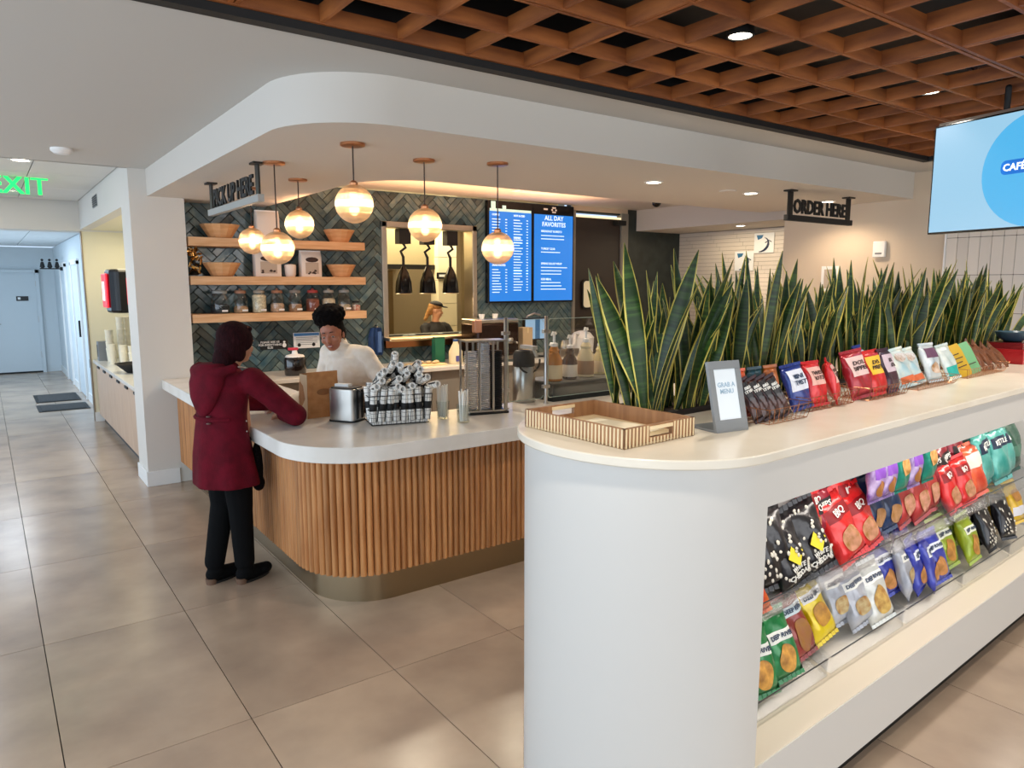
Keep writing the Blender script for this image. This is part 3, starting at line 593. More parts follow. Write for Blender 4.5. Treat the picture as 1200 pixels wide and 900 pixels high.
for (x,y),z,l in pn:
    o = thing('globe_pendant',l,'pendant light',(x,y,2.48),group='globe pendants over the counter'); h=z-2.48
    MB().lathe([(.065,0),(.065,-.012),(.06,-.015)],24).build('canopy', M_copper, o, True); MB().tube([(0,0,-.01),(0,0,h+.11)],.004,6).build('cord', M_cord, o)
    put('globe', globe, o, (0,0,h)); MB().lathe([(.018,.07),(.022,.075),(.022,.11),(.012,.12)],14).build('socket', M_copper, o, True, loc=(0,0,h))
    MB().lathe([(.004,-.06),(.018,-.052),(.026,-.03),(.022,0),(.014,.03),(.012,.06)],14).build('bulb', M_bulb, o, True, loc=(0,0,h))
    b=MB(); [b.lathe([(.1*cos(t)*.985,.1*sin(t)-.001),(.1*cos(t)*1.01,.1*sin(t)),(.1*cos(t)*.985,.1*sin(t)+.001)],28) for t in (-.9,-.55,-.2,.15,.5,.85)]; b.build('ribs', M_ring, o, True, loc=(0,0,h))
    light('pendant_glow','POINT',(x,y,z),31,(1,.72,.46),radius=.03)
# ---------------------------------------------------------------- order counter
ct = thing('order_counter','rounded L-shaped counter clad in upright oak slats with a thick white top','counter',(0,0,0))
def lpath(x0, y0, r, depth_l, depth_f, xe, ye):
    """outline: left face x0, front face y0, corner radius r, inner edges"""
    return [(x0, ye), (x0, y0+r)] + arc(x0+r, y0+r, r, 180, 270, 16)[1:] + [(xe, y0), (xe, y0+depth_f), (x0+depth_l+.25, y0+depth_f)] + arc(x0+depth_l+.25, y0+depth_f+.25, .25, 270, 180, 6)[1:] + [(x0+depth_l, ye)]
XE = 6.0
MB().prism(lpath(1.20,3.33,.46,.72,.72,XE,6.825),.845,.93).build('countertop', M_quartz, ct, True, bevel=.004)
MB().prism(lpath(1.335,3.465,.36,.55,.55,XE,6.825),.20,.845).build('carcass', mat('carcass','#6b4a30',.7), ct, True)
MB().prism(lpath(1.40,3.53,.36,.45,.45,XE,6.82),0,.20).build('toe_kick', M_brass, ct, True)
slat = MB().prism([(.018,0),(.0165,-.012),(.011,-.021),(.004,-.0255),(-.004,-.0255),(-.011,-.021),(-.0165,-.012),(-.018,0)],.19,.845).mesh('slat', M_oak, True)
pitch = .0375
s_ = 6.81
def slat_at(x, y, rz): put('slat', slat, ct, (x, y, random.uniform(-.001,.001)), (0,0,rz))
y = 6.80
while y > 3.825: slat_at(1.335, y, -pi/2); y -= pitch
n_ = 15
for k in range(n_+1): a = 180+90*k/n_; slat_at(1.695+.36*cos(radians(a)), 3.825+.36*sin(radians(a)), radians(a+90))
x = 1.695+pitch
while x < XE-.02: slat_at(x, 3.465, 0); x += pitch
# back counter under the tiles
bc = thing('back_counter','long white back counter under the tiled wall','counter',(0,0,0))
MB().box(1.95,6.05,6.45,7.12,.86,.90).build('worktop', M_quartz, bc, bevel=.003); 
for q in range(7): MB().box(1.96+.582*q+.003,1.96+.582*(q+1)-.003,6.52,6.54,.1,.85).build('door', mat('cab_gray','#8b857c',.5), bc, bevel=.002)
MB().box(1.96,6.04,6.54,7.12,.0,.86).build('carcass', M_dark, bc)

# ---------------------------------------------------------------- white display bar
TH = radians(2.8); OX, OY = 1.69, 1.59
def bw(u, v, z=0): return (OX+u*cos(TH)-v*sin(TH), OY+u*sin(TH)+v*cos(TH), z)
bar = thing('display_bar','long white rounded bar with a lit niche of snack bags in its front','counter',(OX,OY,0),TH)
UE = 4.55
def capsule(r, ue, k=.925): return [(x*k,y) for x,y in arc(0,0,r,90,270,28)] + [(ue,-r),(ue,r)]
MB().prism(capsule(.435,UE),1.262,1.29).build('bar_top', M_bartop, bar, True, bevel=.004)
b = MB(); b.prism([(x*.905,y) for x,y in arc(0,0,.415,90,270,28)]+[(.04,-.415),(.04,.415)],.085,1.262)
b.box(.04,UE,-.415,.415,.085,.315); b.box(.04,UE,-.415,.415,1.125,1.262); b.box(.04,UE,-.03,.415,.315,1.125); b.box(3.25,UE,-.415,-.03,.315,1.125)
b.build('shell', M_barw, bar, True)
MB().prism(capsule(.37,UE-.01),0,.085).build('kick', M_dark, bar, True)
M_ledge = mat('ledge_cream','#e7dcc8',.35); MB().box(.042,3.248,-.412,-.032,.3152,.3185).build('ledge', M_ledge, bar)
for q in range(8): MB().box(.045,3.245,-.045,-.031,.325+.1*q+.004,.325+.1*(q+1)-.006).build('slatwall_panel', mat('slatwall','#b9b7b8',.5), bar)
MB().box(.045,3.245,-.034,-.031,.32,1.12).build('slatwall_groove', M_black, bar)
light('niche_strip','AREA',bw(1.65,-.30,1.118),9,(1,.93,.84),(3.1,.04),(0,0,TH))
# planter
pl = thing('planter','long low black planter trough with dark soil along the back of the white bar','planter',bw(1.93,.2,1.29),TH)
MB().box(-1.80,1.80,-.115,-.105,0,.02).box(-1.80,1.80,.105,.115,0,.02).box(-1.80,-1.79,-.115,.115,0,.02).box(1.79,1.80,-.115,.115,0,.02).build('rim', M_black, pl); MB().box(-1.79,1.79,-.105,.105,0,.012).build('soil', mat('soil','#2a2018',.95,col2='#4a3a2b',scale=40,bump=.6,bscale=80), pl)

# snake plants
def leafmat():
    m = mat('leaf_green','#16300f',.45,col2='#3c5c22',scale=4,stretch=(1,1,22),vary=.3,ramp=(.45,.75)); return m
M_leaf = leafmat(); M_edge = mat('leaf_edge','#a08c30',.45,col2='#c9bd5c',scale=9,vary=.2)
def leaf(h, wd, bend, twist, cup):
    b = MB(); N = 12; rows = []
    for k in range(N+1):
        t = k/N; w_ = wd*(.42+.58*min(1, t/.45))*(1-max(0, (t-.55)/.45)**2.1)*.5 if t < 1 else .0012
        w_ = max(w_, .0012); a = twist*t; mx = w_*.83; off = bend*t*t*h
        row = []
        for x, d in ((-w_,cup*w_),(-mx,cup*mx*.9),(0,0),(mx,cup*mx*.9),(w_,cup*w_)):
            xx, yy = x*cos(a)-d*sin(a), x*sin(a)+d*cos(a)+off; row.append((xx, yy, t*h*(1-.15*abs(bend))))
        rows.append(row)
    th = .0016
    top = [p for r in rows for p in r]; bot = [(p[0], p[1]-th, p[2]) for p in top]; n = len(top)
    vs = top+bot; fs=[]; mi=[]
    for k in range(N):
        for c in range(4):
            q=(k*5+c,k*5+c+1,(k+1)*5+c+1,(k+1)*5+c); m_=1 if c in (0,3) else 0
            fs.append(q); mi.append(m_); fs.append(tuple(n+i for i in reversed(q))); mi.append(m_)
        for c in (0,4):
            fs.append((k*5+c,(k+1)*5+c,n+(k+1)*5+c,n+k*5+c)); mi.append(1)
    b.add(vs, fs); b.mi = mi
    return b.mesh('leaf', [M_leaf, M_edge], True)
leaves = [leaf(.5,.062,.10,.5,.35), leaf(.46,.055,-.15,-.7,.4), leaf(.55,.068,.2,.3,.3), leaf(.42,.05,.3,.9,.5), leaf(.52,.058,.02,-.3,.35), leaf(.38,.045,-.25,.6,.5), leaf(.5,.05,.35,-.4,.4)]
front = ['leftmost snake plant on the white bar, its outer leaf leaning over the tray','snake plant behind the striped wooden tray, second from the left','snake plant between the tray and the grey table sign','snake plant directly behind the grey table sign','snake plant behind the left half of the black meat-stick bags','snake plant behind the right half of the black meat-stick bags','snake plant behind the navy snack bag','snake plant behind the two bright red snack bags','snake plant behind the dark red snack bag','snake plant behind the red and yellow snack bag','snake plant behind the maroon snack bag','snake plant behind the pale blue bag with orange foot','snake plant behind the white and silver bag','snake plant behind the teal-footed bag','snake plant behind the mustard yellow pouch','snake plant behind the mint green pouch','rightmost snake plant on the bar, one low leaf leaning out to the right']
rng = random.Random(11)
for i, l in enumerate(front):
    u = .22+.213*i; o = thing('snake_plant', l, 'plant', bw(u, .2+rng.uniform(-.02,.02), 1.30), TH, group='snake plants in a row on the white bar')
    for q in range(20):
        du, dv = rng.uniform(-.1,.1), rng.uniform(-.085,.085)
        lo = put('leaf', rng.choice(leaves), o, (du, dv, 0)); s = rng.uniform(.78,1.12)
        lo.scale = (rng.uniform(.6,.95), s, s)
        lo.rotation_euler = (rng.uniform(-.16,.16)-dv*1.0, rng.uniform(-.2,.24)+du*1.6, rng.uniform(0, 2*pi) if q%3==0 else rng.uniform(-.8,.8)+(-TH-.4))
    if i == 0:
        for du,rx,ry,s in ((-.05,.05,-.36,.95),(-.02,-.1,-.22,1.05),(-.07,.1,-.12,1.1),(.0,-.12,-.02,.9)):
            lo = put('leaf', leaves[2 if s>.9 else 4], o, (du,-.06,0), (rx,ry,-.6)); lo.scale=(1,s,s)
    if i == 16:
        lo = put('leaf', leaves[4], o, (.09,-.03,0), (0,.62,-.5)); lo.scale=(.9,.8,.8)

# striped tray
tr = thing('serving_tray','low wooden tray with pinstriped sides and cut-out handles on the end of the white bar','tray',bw(-.122,.058,1.29),TH)
M_tray = mat('tray_wood','#a3774f',.5,col2='#8c6240',scale=4,stretch=(10,10,1)); M_strip = mat('tray_stripe','#e3cda4',.5)
a,b_ = .158,.216
MB().box(-a,a,-b_,b_,0,.008).build('base', M_strip, tr)
MB().box(-a,-a+.012,-b_,b_,.0,.058).build('side', M_tray, tr); MB().box(a-.012,a,-b_,b_,.0,.058).build('side', M_tray, tr)
for sy in (-1,1):
    y0,y1=(sy*b_-.006*sy-.006,sy*b_-.006*sy+.006)
    MB().box(-a,a,y0,y1,0,.022).box(-a,-.05,y0,y1,.022,.044).box(.05,a,y0,y1,.022,.044).box(-a,a,y0,y1,.044,.058).build('end', M_tray, tr)
    MB().rbox(-.052,.052,y0-.004,y1+.004,.044,.054,.004).build('handle', M_strip, tr, True)
b=MB()
for k in range(29):
    yy=-b_+.008+k*.01475; b.box(-a-.0015,-a+.001,yy-.0028,yy+.0028,.002,.057); b.box(a-.001,a+.0015,yy-.0028,yy+.0028,.002,.057)
for k in range(21):
    xx=-a+.008+k*.01505
    if abs(xx)>.055: b.box(xx-.0028,xx+.0028,-b_-.0015,-b_+.001,.002,.057); b.box(xx-.0028,xx+.0028,b_-.001,b_+.0015,.002,.057)
    else: b.box(xx-.0028,xx+.0028,-b_-.0015,-b_+.001,.002,.02)
stuff(b.build('side_stripes', M_strip, tr))
tag(MB().box(-.09,.10,-.13,.13,0,.004).build('paper_sheet', mat('paper_cream','#efe4c8',.7), loc=bw(-.11,.05,1.2982), rot=(0,0,TH+.15)),'cream paper sheet lying in the striped tray','paper')
# grey table sign
sg = thing('table_sign','grey leaning table sign with a pale card reading GRAB A MENU','sign',bw(.185,-.155,1.29),TH-.18)
b=MB(); b.prism(rrect(-.068,.075,-.045,.075,.012),0,.008); b.build('foot', M_gray, sg, bevel=.001)
L = Matrix.Translation((0,-.045,.004))@Matrix.Rotation(radians(-14),4,'X')
b=MB(); b.M=L; b.box(-.068,.068,0,.012,0,.036).box(-.068,.068,0,.012,.196,.222).box(-.068,-.046,0,.012,.036,.196).box(.046,.068,0,.012,.036,.196); b.build('frame', M_gray, sg, bevel=.001)
b=MB(); b.M=L; b.box(-.046,.046,.003,.010,.036,.196); b.build('card', mat('card_pale','#dfe8ef',.35), sg)
t = text('lettering','GRAB A\nMENU',.021,mat('ink_blue','#94b0c6',.6),sg,(0,0,0),(0,0,0),.0004,bold=.0003); t.matrix_local = L@Matrix.Translation((0,.0026,.135))@Matrix.Rotation(pi/2,4,'X')

# ---------------------------------------------------------------- snack bags
def psurf(w_, h, t_, s, t, side, fold):
    """point on a filled bag: s in -1..1 across, t in 0..1 up"""
    e = max(0, 1-abs(s)**2.6)**.5 * max(0, sin(pi*min(1, max(0, t)))**.55)
    wob = .006*sin(5*s+9*t+fold)
    edge = 1-.10*sin(pi*t)**2*1.0
    return (s*w_/2*edge, side*(t_/2*e + wob*e), t*h)
def pillow(w_, h, t_, m, seal_m, fold=0):
    b = MB(); N, K = 10, 12
    for side in (-1, 1):
        vs = [psurf(w_,h,t_,-1+2*i/N,.06+.88*k/K*1.0 if 0<k<K else (.06 if k==0 else .94),side if 0<i<N else 0,fold) for k in range(K+1) for i in range(N+1)]
        vs = [(x, (y if 0 < (n//(N+1)) < K else 0), z) for n,(x,y,z) in enumerate(vs)]
        b.add(vs, [(k*(N+1)+i,k*(N+1)+i+1,(k+1)*(N+1)+i+1,(k+1)*(N+1)+i) for k in range(K) for i in range(N)])
    b.cur = 1
    for z0,z1 in ((0,.06*h),(.94*h,h)):
        zz=[]; M_=14
        vs=[(-w_/2+w_*i/M_, .003*(1 if i%2 else -1), z) for z in (z0,z1) for i in range(M_+1)]+[(-w_/2+w_*i/M_, .003*(1 if i%2 else -1)+.0012, z) for z in (z0,z1) for i in range(M_+1)]
        q=M_+1; b.add(vs,[(i,i+1,q+i+1,q+i) for i in range(M_)]+[(2*q+i,3*q+i,3*q+i+1,2*q+i+1) for i in range(M_)])
    me = b.mesh('snack_bag', [m, seal_m], True)
    bm = bmesh.new(); bm.from_mesh(me); bmesh.ops.remove_doubles(bm, verts=bm.verts, dist=.0002); bm.to_mesh(me); bm.free(); return me
def patch(w_, h, t_, s0, s1, t0, t1, m, name, fold=0, ellipse=False, off=.0012):
    b = MB(); N, K = 8, 6
    vs = []
    for k in range(K+1):
        for i in range(N+1):
            a, c = -1+2*i/N, -1+2*k/K
            if ellipse:
                a, c = a*math.sqrt(1-c*c/2), c*math.sqrt(1-a*a/2)
            s, t = (s0+s1)/2+a*(s1-s0)/2, (t0+t1)/2+c*(t1-t0)/2
            x,y,z = psurf(w_,h,t_,s,t,-1,fold); vs.append((x,y-off,z))
    b.add(vs, [(k*(N+1)+i,k*(N+1)+i+1,(k+1)*(N+1)+i+1,(k+1)*(N+1)+i) for k in range(K) for i in range(N)])
    return b.mesh(name, m, True)
BW, BH, BT = .15, .225, .06
M_chip = mat('chip_print','#d9a648',.5,col2='#b9772e',scale=25); M_lblw = mat('label_white','#ecebe4',.5); M_ink = mat('ink_dark','#1c3557',.5)
def foil(n, c, c2=None): return mat('foil_'+n, c, .28, .15, col2=c2, scale=16, coat=.3, bump=.5, bscale=22)
KIND = {}
def kind(n, c, c2=None, lab=None, labcol=None, pic=None, pic2=None, word=None, wcol=None, dots=None, badge=None, w_=BW, h=BH, t_=BT, wsize=.019, tt=None):
    m = foil(n, c, c2); parts = [('pillow', pillow(w_,h,t_,m,m,len(KIND)))]
    f = len(KIND)
    if lab: parts.append(('label_band', patch(w_,h,t_,-.78,.78,lab[0],lab[1], mat('lab_'+n, labcol, .45),'label_band',f)))
    if pic: parts.append(('picture', patch(w_,h,t_,-.55,.6,pic[0],pic[1], mat('pic_'+n, pic2 or '#d9a648', .5, col2='#9c6a2c', scale=30),'picture',f,True,.0022)))
    if dots:
        b=MB(); r=random.Random(f)
        for q in range(26):
            s,t=r.uniform(-.8,.8),r.uniform(.14,.9); x,y,z=psurf(w_,h,t_,s,t,-1,f); b.ell((x,y-.001,z),(r.uniform(.004,.008),.0025,r.uniform(.004,.007)),(0,r.uniform(0,3),0),8,5)
        parts.append(('popcorn_print', b.mesh('popcorn_print', mat('popcorn','#cfcabd',.6), True)))
    if badge:
        b=MB(); x,y,z=psurf(w_,h,t_,.05,.45,-1,f); b.add([(x-.034,y-.003,z),(x,y-.004,z-.034),(x+.034,y-.003,z),(x,y-.004,z+.034)],[(0,1,2,3)]); parts.append(('badge', b.mesh('badge', mat('badge_yellow','#e6d22e',.5))))
    KIND[n] = dict(parts=parts, word=word, wcol=wcol, lab=lab, f=f, w=w_, h=h, t=t_, ws=wsize, tt=tt, word_me=None)
def bag(n, label, loc, rz=0, lean=.35, roll=0, group=None, sc=1.0, cat='snack bag', name='snack_bag'):
    K_ = KIND[n]; o = put(name, K_['parts'][0][1], None, loc, None); o.rotation_mode = 'XYZ'
    o.rotation_euler = (Matrix.Rotation(TH+rz,3,'Z')@Matrix.Rotation(-lean,3,'X')@Matrix.Rotation(roll,3,'Y')).to_euler(); o.scale = (sc,sc,sc); tag(o,label,cat,group)
    for pn_, me in K_['parts'][1:]:
        c_ = put(pn_, me, o)
        if pn_ == 'popcorn_print': stuff(c_)
    if K_['word']:
        tz = (K_['lab'][0]+K_['lab'][1])/2 if K_['lab'] else K_['tt']; x,y,z = psurf(K_['w'],K_['h'],K_['t'],0,tz,-1,K_['f'])
        if K_['word_me'] is None:
            t = text('lettering',K_['word'],K_['ws'],K_['wcol'],o,(0,y-.004,z),(pi/2,0,0),.0005,bold=.0004)
            # wrap the lettering onto the bag front
            for v_ in t.data.vertices:
                s_=max(-.95,min(.95,v_.co.x/(K_['w']/2*.95))); px,py,pz=psurf(K_['w'],K_['h'],K_['t'],s_,max(.07,min(.93,(z+v_.co.y)/K_['h'])),-1,K_['f']); v_.co.z += -(py-(y)) 
            K_['word_me'] = t.data
        else: put('lettering', K_['word_me'], o, (0,y-.004,z), (pi/2,0,0))
    return o
DR = 'DEEP RIVER'
kind('green','#0f6b34','#1c8746',(.55,.7),'#ecebe4',(.12,.5),'#dca24a',DR,M_ink)
kind('redbrown','#a02a26','#7a2d22',(.68,.82),'#d8e6ea',(.12,.6),'#96603c',DR,M_ink)
kind('yellow','#e8cf17','#d8b90f',(.68,.82),'#ecebe4',(.25,.62),'#cf9a3c',DR,M_ink)
kind('gray','#b9bcc4','#9ea2ad',(.66,.8),'#ecebe4',(.2,.5),'#c9b98c',DR,M_ink)
kind('white','#dfe0da','#c5c8c4',(.66,.8),'#f4f3ee',(.15,.6),'#d9b665',DR,M_ink)
kind('blue','#3b46b4','#2c3494',(.62,.76),'#e4e8f0',(.15,.5),'#c98b52',DR,M_ink)
kind('lime','#9fb22a','#8a9d1f',(.6,.74),'#e9ecd8',(.15,.55),'#c98e3e',DR,M_ink)
kind('popcorn','#141216','#1e1b20',dots=1); kind('cheddar','#141216','#1e1b20',dots=1,badge=1,word='WHITE\nCHEDDAR',wcol=M_lblw,tt=.24,wsize=.02)
kind('fire','#b81e1a','#e8791c'); kind('red','#c8131c','#e02c28',(.62,.8),'#8c1016',(.15,.5),'#d99a7a','BBQ',M_lblw,wsize=.03)
kind('darkred','#7c1020','#9c1830',(.6,.76),'#1c1416',None,None,'CHIPS',M_lblw,wsize=.026)
kind('purple','#6b3a94','#c9b6dc',(.55,.85),'#7a46a8',(.15,.5),'#a5663c'); kind('teal','#0f8a72','#12705e',None,None,(.4,.85),'#e0b070')
kind('navy','#1c3a66','#16294a',None,None,(.12,.4),'#b98a62'); kind('salmonred','#a82a2c','#c0403a',None,None,(.15,.5),'#dfa08a')
kind('orange','#d8442c','#e86a3c',(.55,.8),'#e9d8cc'); kind('seafoam','#2f9a90','#64b4a8',(.6,.78),'#1c2c44',None,None,'KETTLE',M_lblw,wsize=.026); kind('pine','#1c4434','#2a5a46',(.3,.5),'#4e7a66')
kind('gold','#e0b81c','#caa010',(.2,.4),'#dcdce4',(.5,.8),'#c78c48')

# acrylic display trays
def dtray(u0, u1, v0, z, label, g):
    o = thing('display_tray', label, 'tray', bw((u0+u1)/2, 0, z), TH, group=g); a = (u1-u0)/2
    z1 = z; t=.004
    MB().add([(-a,v0,0),(a,v0,0),(a,-.05,.09),(-a,-.05,.09),(-a,v0,t),(a,v0,t),(a,-.05,.09+t),(-a,-.05,.09+t)],[(0,3,2,1),(4,5,6,7),(0,1,5,4),(1,2,6,5),(2,3,7,6),(3,0,4,7)]).build('floor_sheet', M_acry, o)
    MB().box(-a,a,v0-t,v0,-.0,.065).build('front_lip', M_acry, o); MB().box(-a,a,v0-t-.0005,v0+.0005,.065,.067).build('lip_edge', mat('edge_dark','#3c4044',.3), o)
    for x in (-a, a-t):
        MB().add([(x,v0,0),(x+t,v0,0),(x+t,-.05,.09),(x,-.05,.09),(x,v0,.067),(x+t,v0,.067),(x+t,-.05,.17),(x,-.05,.17)],[(0,3,2,1),(4,5,6,7),(0,1,5,4),(1,2,6,5),(2,3,7,6),(3,0,4,7)]).build('side', M_acry, o)
    return o
def sup(z): pass
lowt = [(.07,.675,'lowest clear tray at the left end of the niche, holding green bags'),(.70,1.30,'clear lower tray holding the grey and white bags'),(1.325,1.93,'clear lower tray holding the blue bags'),(1.955,2.56,'clear lower tray holding the lime green bags'),(2.585,3.19,'clear lower tray holding black popcorn bags at the right')]
for u0,u1,l in lowt: dtray(u0,u1,-.30,.335,l,'lower acrylic trays')
upt = [(.07,.655,'clear upper tray holding the black popcorn bags'),(.68,1.25,'clear upper tray holding the bright red bags'),(1.275,1.90,'clear upper tray holding the navy and salmon bags'),(1.925,2.55,'clear upper tray holding dark red bags'),(2.575,3.19,'clear upper tray holding the sea green bags')]
for u0,u1,l in upt: dtray(u0,u1,-.25,.635,l,'upper acrylic trays')
# tray floor height at depth v
def fz(v, z, v0): return z + .006 + .09*(v-v0)/(-.05-v0)
def low(n,u,v,label,rz=0,lean=.35,roll=0,sc=1): return bag(n,label,bw(u,v,fz(v,.335,-.30)+.004),rz,lean,roll,'snack bags in the lower trays',sc*1.12)
def upp(n,u,v,label,rz=0,lean=.3,roll=0,sc=1): return bag(n,label,bw(u,v,fz(v,.635,-.25)+.004),rz,lean,roll,'snack bags in the upper trays',sc*1.25)
low('green',.33,-.262,'green chip bag half hidden behind the white pillar end of the niche',-.15,.38)
low('green',.50,-.255,'green chip bag with white label leaning at the front of the lowest tray',-.15,.42,-.08)
low('green',.40,-.19,'rear green chip bag behind the two front green ones',.1,.3)
low('redbrown',.665,-.225,'red-brown chip bag between the green bags and the yellow one',-.05,.42,-.12)
low('yellow',.845,-.21,'bright yellow chip bag on the lower tray beside the red-brown one',-.1,.42,-.2)
low('gray',1.0,-.19,'left silver-grey chip bag, half covered by its neighbour',-.1,.3,-.1); low('gray',1.10,-.235,'second silver-grey chip bag with dark-inked label',-.15,.36,-.18)
low('white',1.215,-.262,'white chip bag with a large chip picture, frontmost of the lower row',-.15,.4,-.12,1.05)
low('blue',1.43,-.19,'blue chip bag leaning behind the white one',-.1,.34,-.1); low('gray',1.545,-.225,'pale silver side-turned bag between the blue bags',.3,.3,0); low('blue',1.64,-.235,'blue chip bag standing edge-on in the middle of the blue group',.2,.3,0)
low('blue',1.83,-.25,'rightmost blue chip bag in the lower tray',-.2,.36,-.15); low('lime',2.02,-.22,'left lime green chip bag in the lower row',-.1,.38,-.1,1.05); low('lime',2.24,-.25,'right lime green chip bag, turned to show its silver edge',0,.36,-.05)
low('lime',2.11,-.15,'rear lime green chip bag behind the front pair',0,.25,0)
low('popcorn',2.40,-.16,'left black popcorn bag of the lower right group',.1,.3); low('popcorn',2.56,-.20,'middle black popcorn bag of the lower right group',-.2,.4,-.1); low('popcorn',2.74,-.245,'frontmost black popcorn bag of the lower right group',-.1,.4,.1)
low('gold',2.86,-.17,'golden yellow bag at the right end of the lower row',-.1,.3); low('gold',3.03,-.2,'second golden yellow bag, cut by the picture edge',-.1,.34)
upp('fire',.335,-.238,'red and orange bag peeking out at the far left of the upper tray',.0,.5,.0,.62)
upp('popcorn',.38,-.15,'leftmost black popcorn bag in the upper tray',.0,.22,0,1.15); upp('popcorn',.50,-.185,'second black popcorn bag in the upper tray',-.1,.26,-.05,1.1); upp('cheddar',.61,-.215,'black popcorn bag with a yellow diamond badge, left one',-.15,.34,-.25); upp('cheddar',.78,-.205,'black popcorn bag with a yellow diamond badge, right one beside the red bags',-.2,.34,-.22,1.05)
upp('red',.87,-.11,'red bag standing at the back beside the black popcorn bags',.1,.15,.1,1.0); upp('darkred',.96,-.14,'dark red bag with black band behind the front red bag',-.1,.25,-.2); upp('red',1.03,-.215,'bright red bag tipping forward over the upper tray lip, left',-.15,.42,-.3,1.05); upp('red',1.19,-.205,'bright red bag tipping over the upper tray lip, right',-.1,.38,-.25)
upp('navy',1.33,-.16,'left dark navy bag in the upper row',0,.28,-.1); upp('navy',1.46,-.17,'right dark navy bag in the upper row',-.1,.28,-.12); upp('salmonred',1.59,-.175,'left tall red nut bag in the upper row',0,.28,-.15); upp('salmonred',1.72,-.185,'right tall red nut bag in the upper row',0,.28,-.12)
upp('darkred',1.97,-.15,'upper dark red bag, left of the pair with black bands',0,.22,-.15,1.1); upp('darkred',2.12,-.14,'dark red bag with black band, right of the pair',.1,.22,-.2,1.1); upp('red',2.03,-.215,'plain bright red bag in front of the dark red ones, left',0,.36,-.15,.9); upp('red',2.2,-.215,'bright red bag in front of the dark red ones, right',-.1,.34,-.1,.9); upp('orange',2.38,-.2,'orange-red bag next to the sea green ones',-.1,.32,-.1)
upp('seafoam',2.57,-.17,'left sea green chip bag with dark band',.1,.25,-.15,1.15); upp('seafoam',2.76,-.185,'right sea green chip bag with dark band',-.1,.28,-.1,1.15); upp('pine',2.72,-.10,'dark pine green bag standing high behind the sea green ones',0,.1,.15,1.2); upp('pine',3.0,-.16,'dark green bag at the right end of the upper row',0,.2,0,1.1)
low('yellow',.80,-.13,'rear yellow chip bag, standing behind the front yellow one',.15,.22,.1)
low('gray',1.2,-.13,'rear silver-grey chip bag behind the white one',.1,.22,.1); low('blue',1.52,-.12,'rear blue chip bag against the slatted back, left',0,.2,.05); low('blue',1.72,-.13,'rear blue chip bag against the slatted back, right',.1,.2,-.08); low('blue',1.74,-.255,'blue chip bag squeezed between its blue neighbours',.35,.36,.05)
low('lime',2.30,-.14,'rear lime green chip bag at the right of the lime group',.1,.22,.1); low('popcorn',2.48,-.25,'low black popcorn bag at the front lip of the lower row',.15,.42,.1); low('popcorn',2.66,-.13,'rear black popcorn bag in the lower right group',.1,.22,.05)
upp('popcorn',.56,-.11,'rear black popcorn bag in the upper tray',.1,.18,.05,1.1); upp('red',1.12,-.12,'rear bright red bag between the tipped red ones',.1,.2,.1); upp('darkred',2.3,-.12,'rear dark red bag beside the orange-red one',0,.2,.05,1.05); upp('seafoam',2.9,-.17,'third sea green chip bag, nearest the right wall of the niche',.2,.25,.1,1.1); upp('salmonred',1.85,-.17,'third tall red nut bag in the upper row',.1,.25,.1)
# small bags hung from the slatwall above
for n,u,l in (('purple',1.20,'left purple nut bag hanging on the slatted back'),('purple',1.31,'middle purple nut bag hanging on the slatted back'),('teal',1.43,'left teal nut bag hanging on the slatted back'),('purple',1.56,'right purple nut bag hanging on the slatted back, showing almonds'),('teal',1.71,'right teal nut bag hanging on the slatted back')):
    o = bag(n,l,bw(u,-.195,.86),0,.02,0,'nut bags hanging on the slatted back',.85)
    tag(MB().cap((0,.15,0),(0,-.02,.0),.0025,.0025).build('display_hook', M_steel, smooth=True, loc=bw(u,-.195,1.047), rot=(0,0,TH)), 'thin steel hook holding the '+l.split(' hanging')[0], 'hook')
# ---------------------------------------------------------------- snacks in wire baskets on the bar
def basket(u0, u1, v0, v1, h, label, g='copper wire baskets on the white bar'):
    o = thing('wire_basket', label, 'basket', bw((u0+u1)/2,(v0+v1)/2,1.29), TH, group=g); a=(u1-u0)/2; c=(v1-v0)/2; r=.0011
    for z,k in ((.004,.86),(h,1.0)):
        MB().tube([(-a*k,-c*k,z),(a*k,-c*k,z),(a*k,c*k,z),(-a*k,c*k,z),(-a*k,-c*k,z)],r*1.3,5).build('hoop',M_copper,o)
    b=MB()
    n=max(4,int((u1-u0)/.028))
    for q in range(n+1):
        x=-a+2*a*q/n; b.tube([(x*.86,-c*.86,.004),(x,-c,h)],r,4); b.tube([(x*.86,c*.86,.004),(x,c,h)],r,4); b.tube([(x*.86,-c*.86,.004),(x*.86,c*.86,.004)],r,4)
    for q in range(4):
        y=-c+2*c*q/3; b.tube([(-a*.86,y*.86,.004),(-a,y,h)],r,4); b.tube([(a*.86,y*.86,.004),(a,y,h)],r,4)
    stuff(b.build('wires', M_copper, o)); return o
B = 1.296
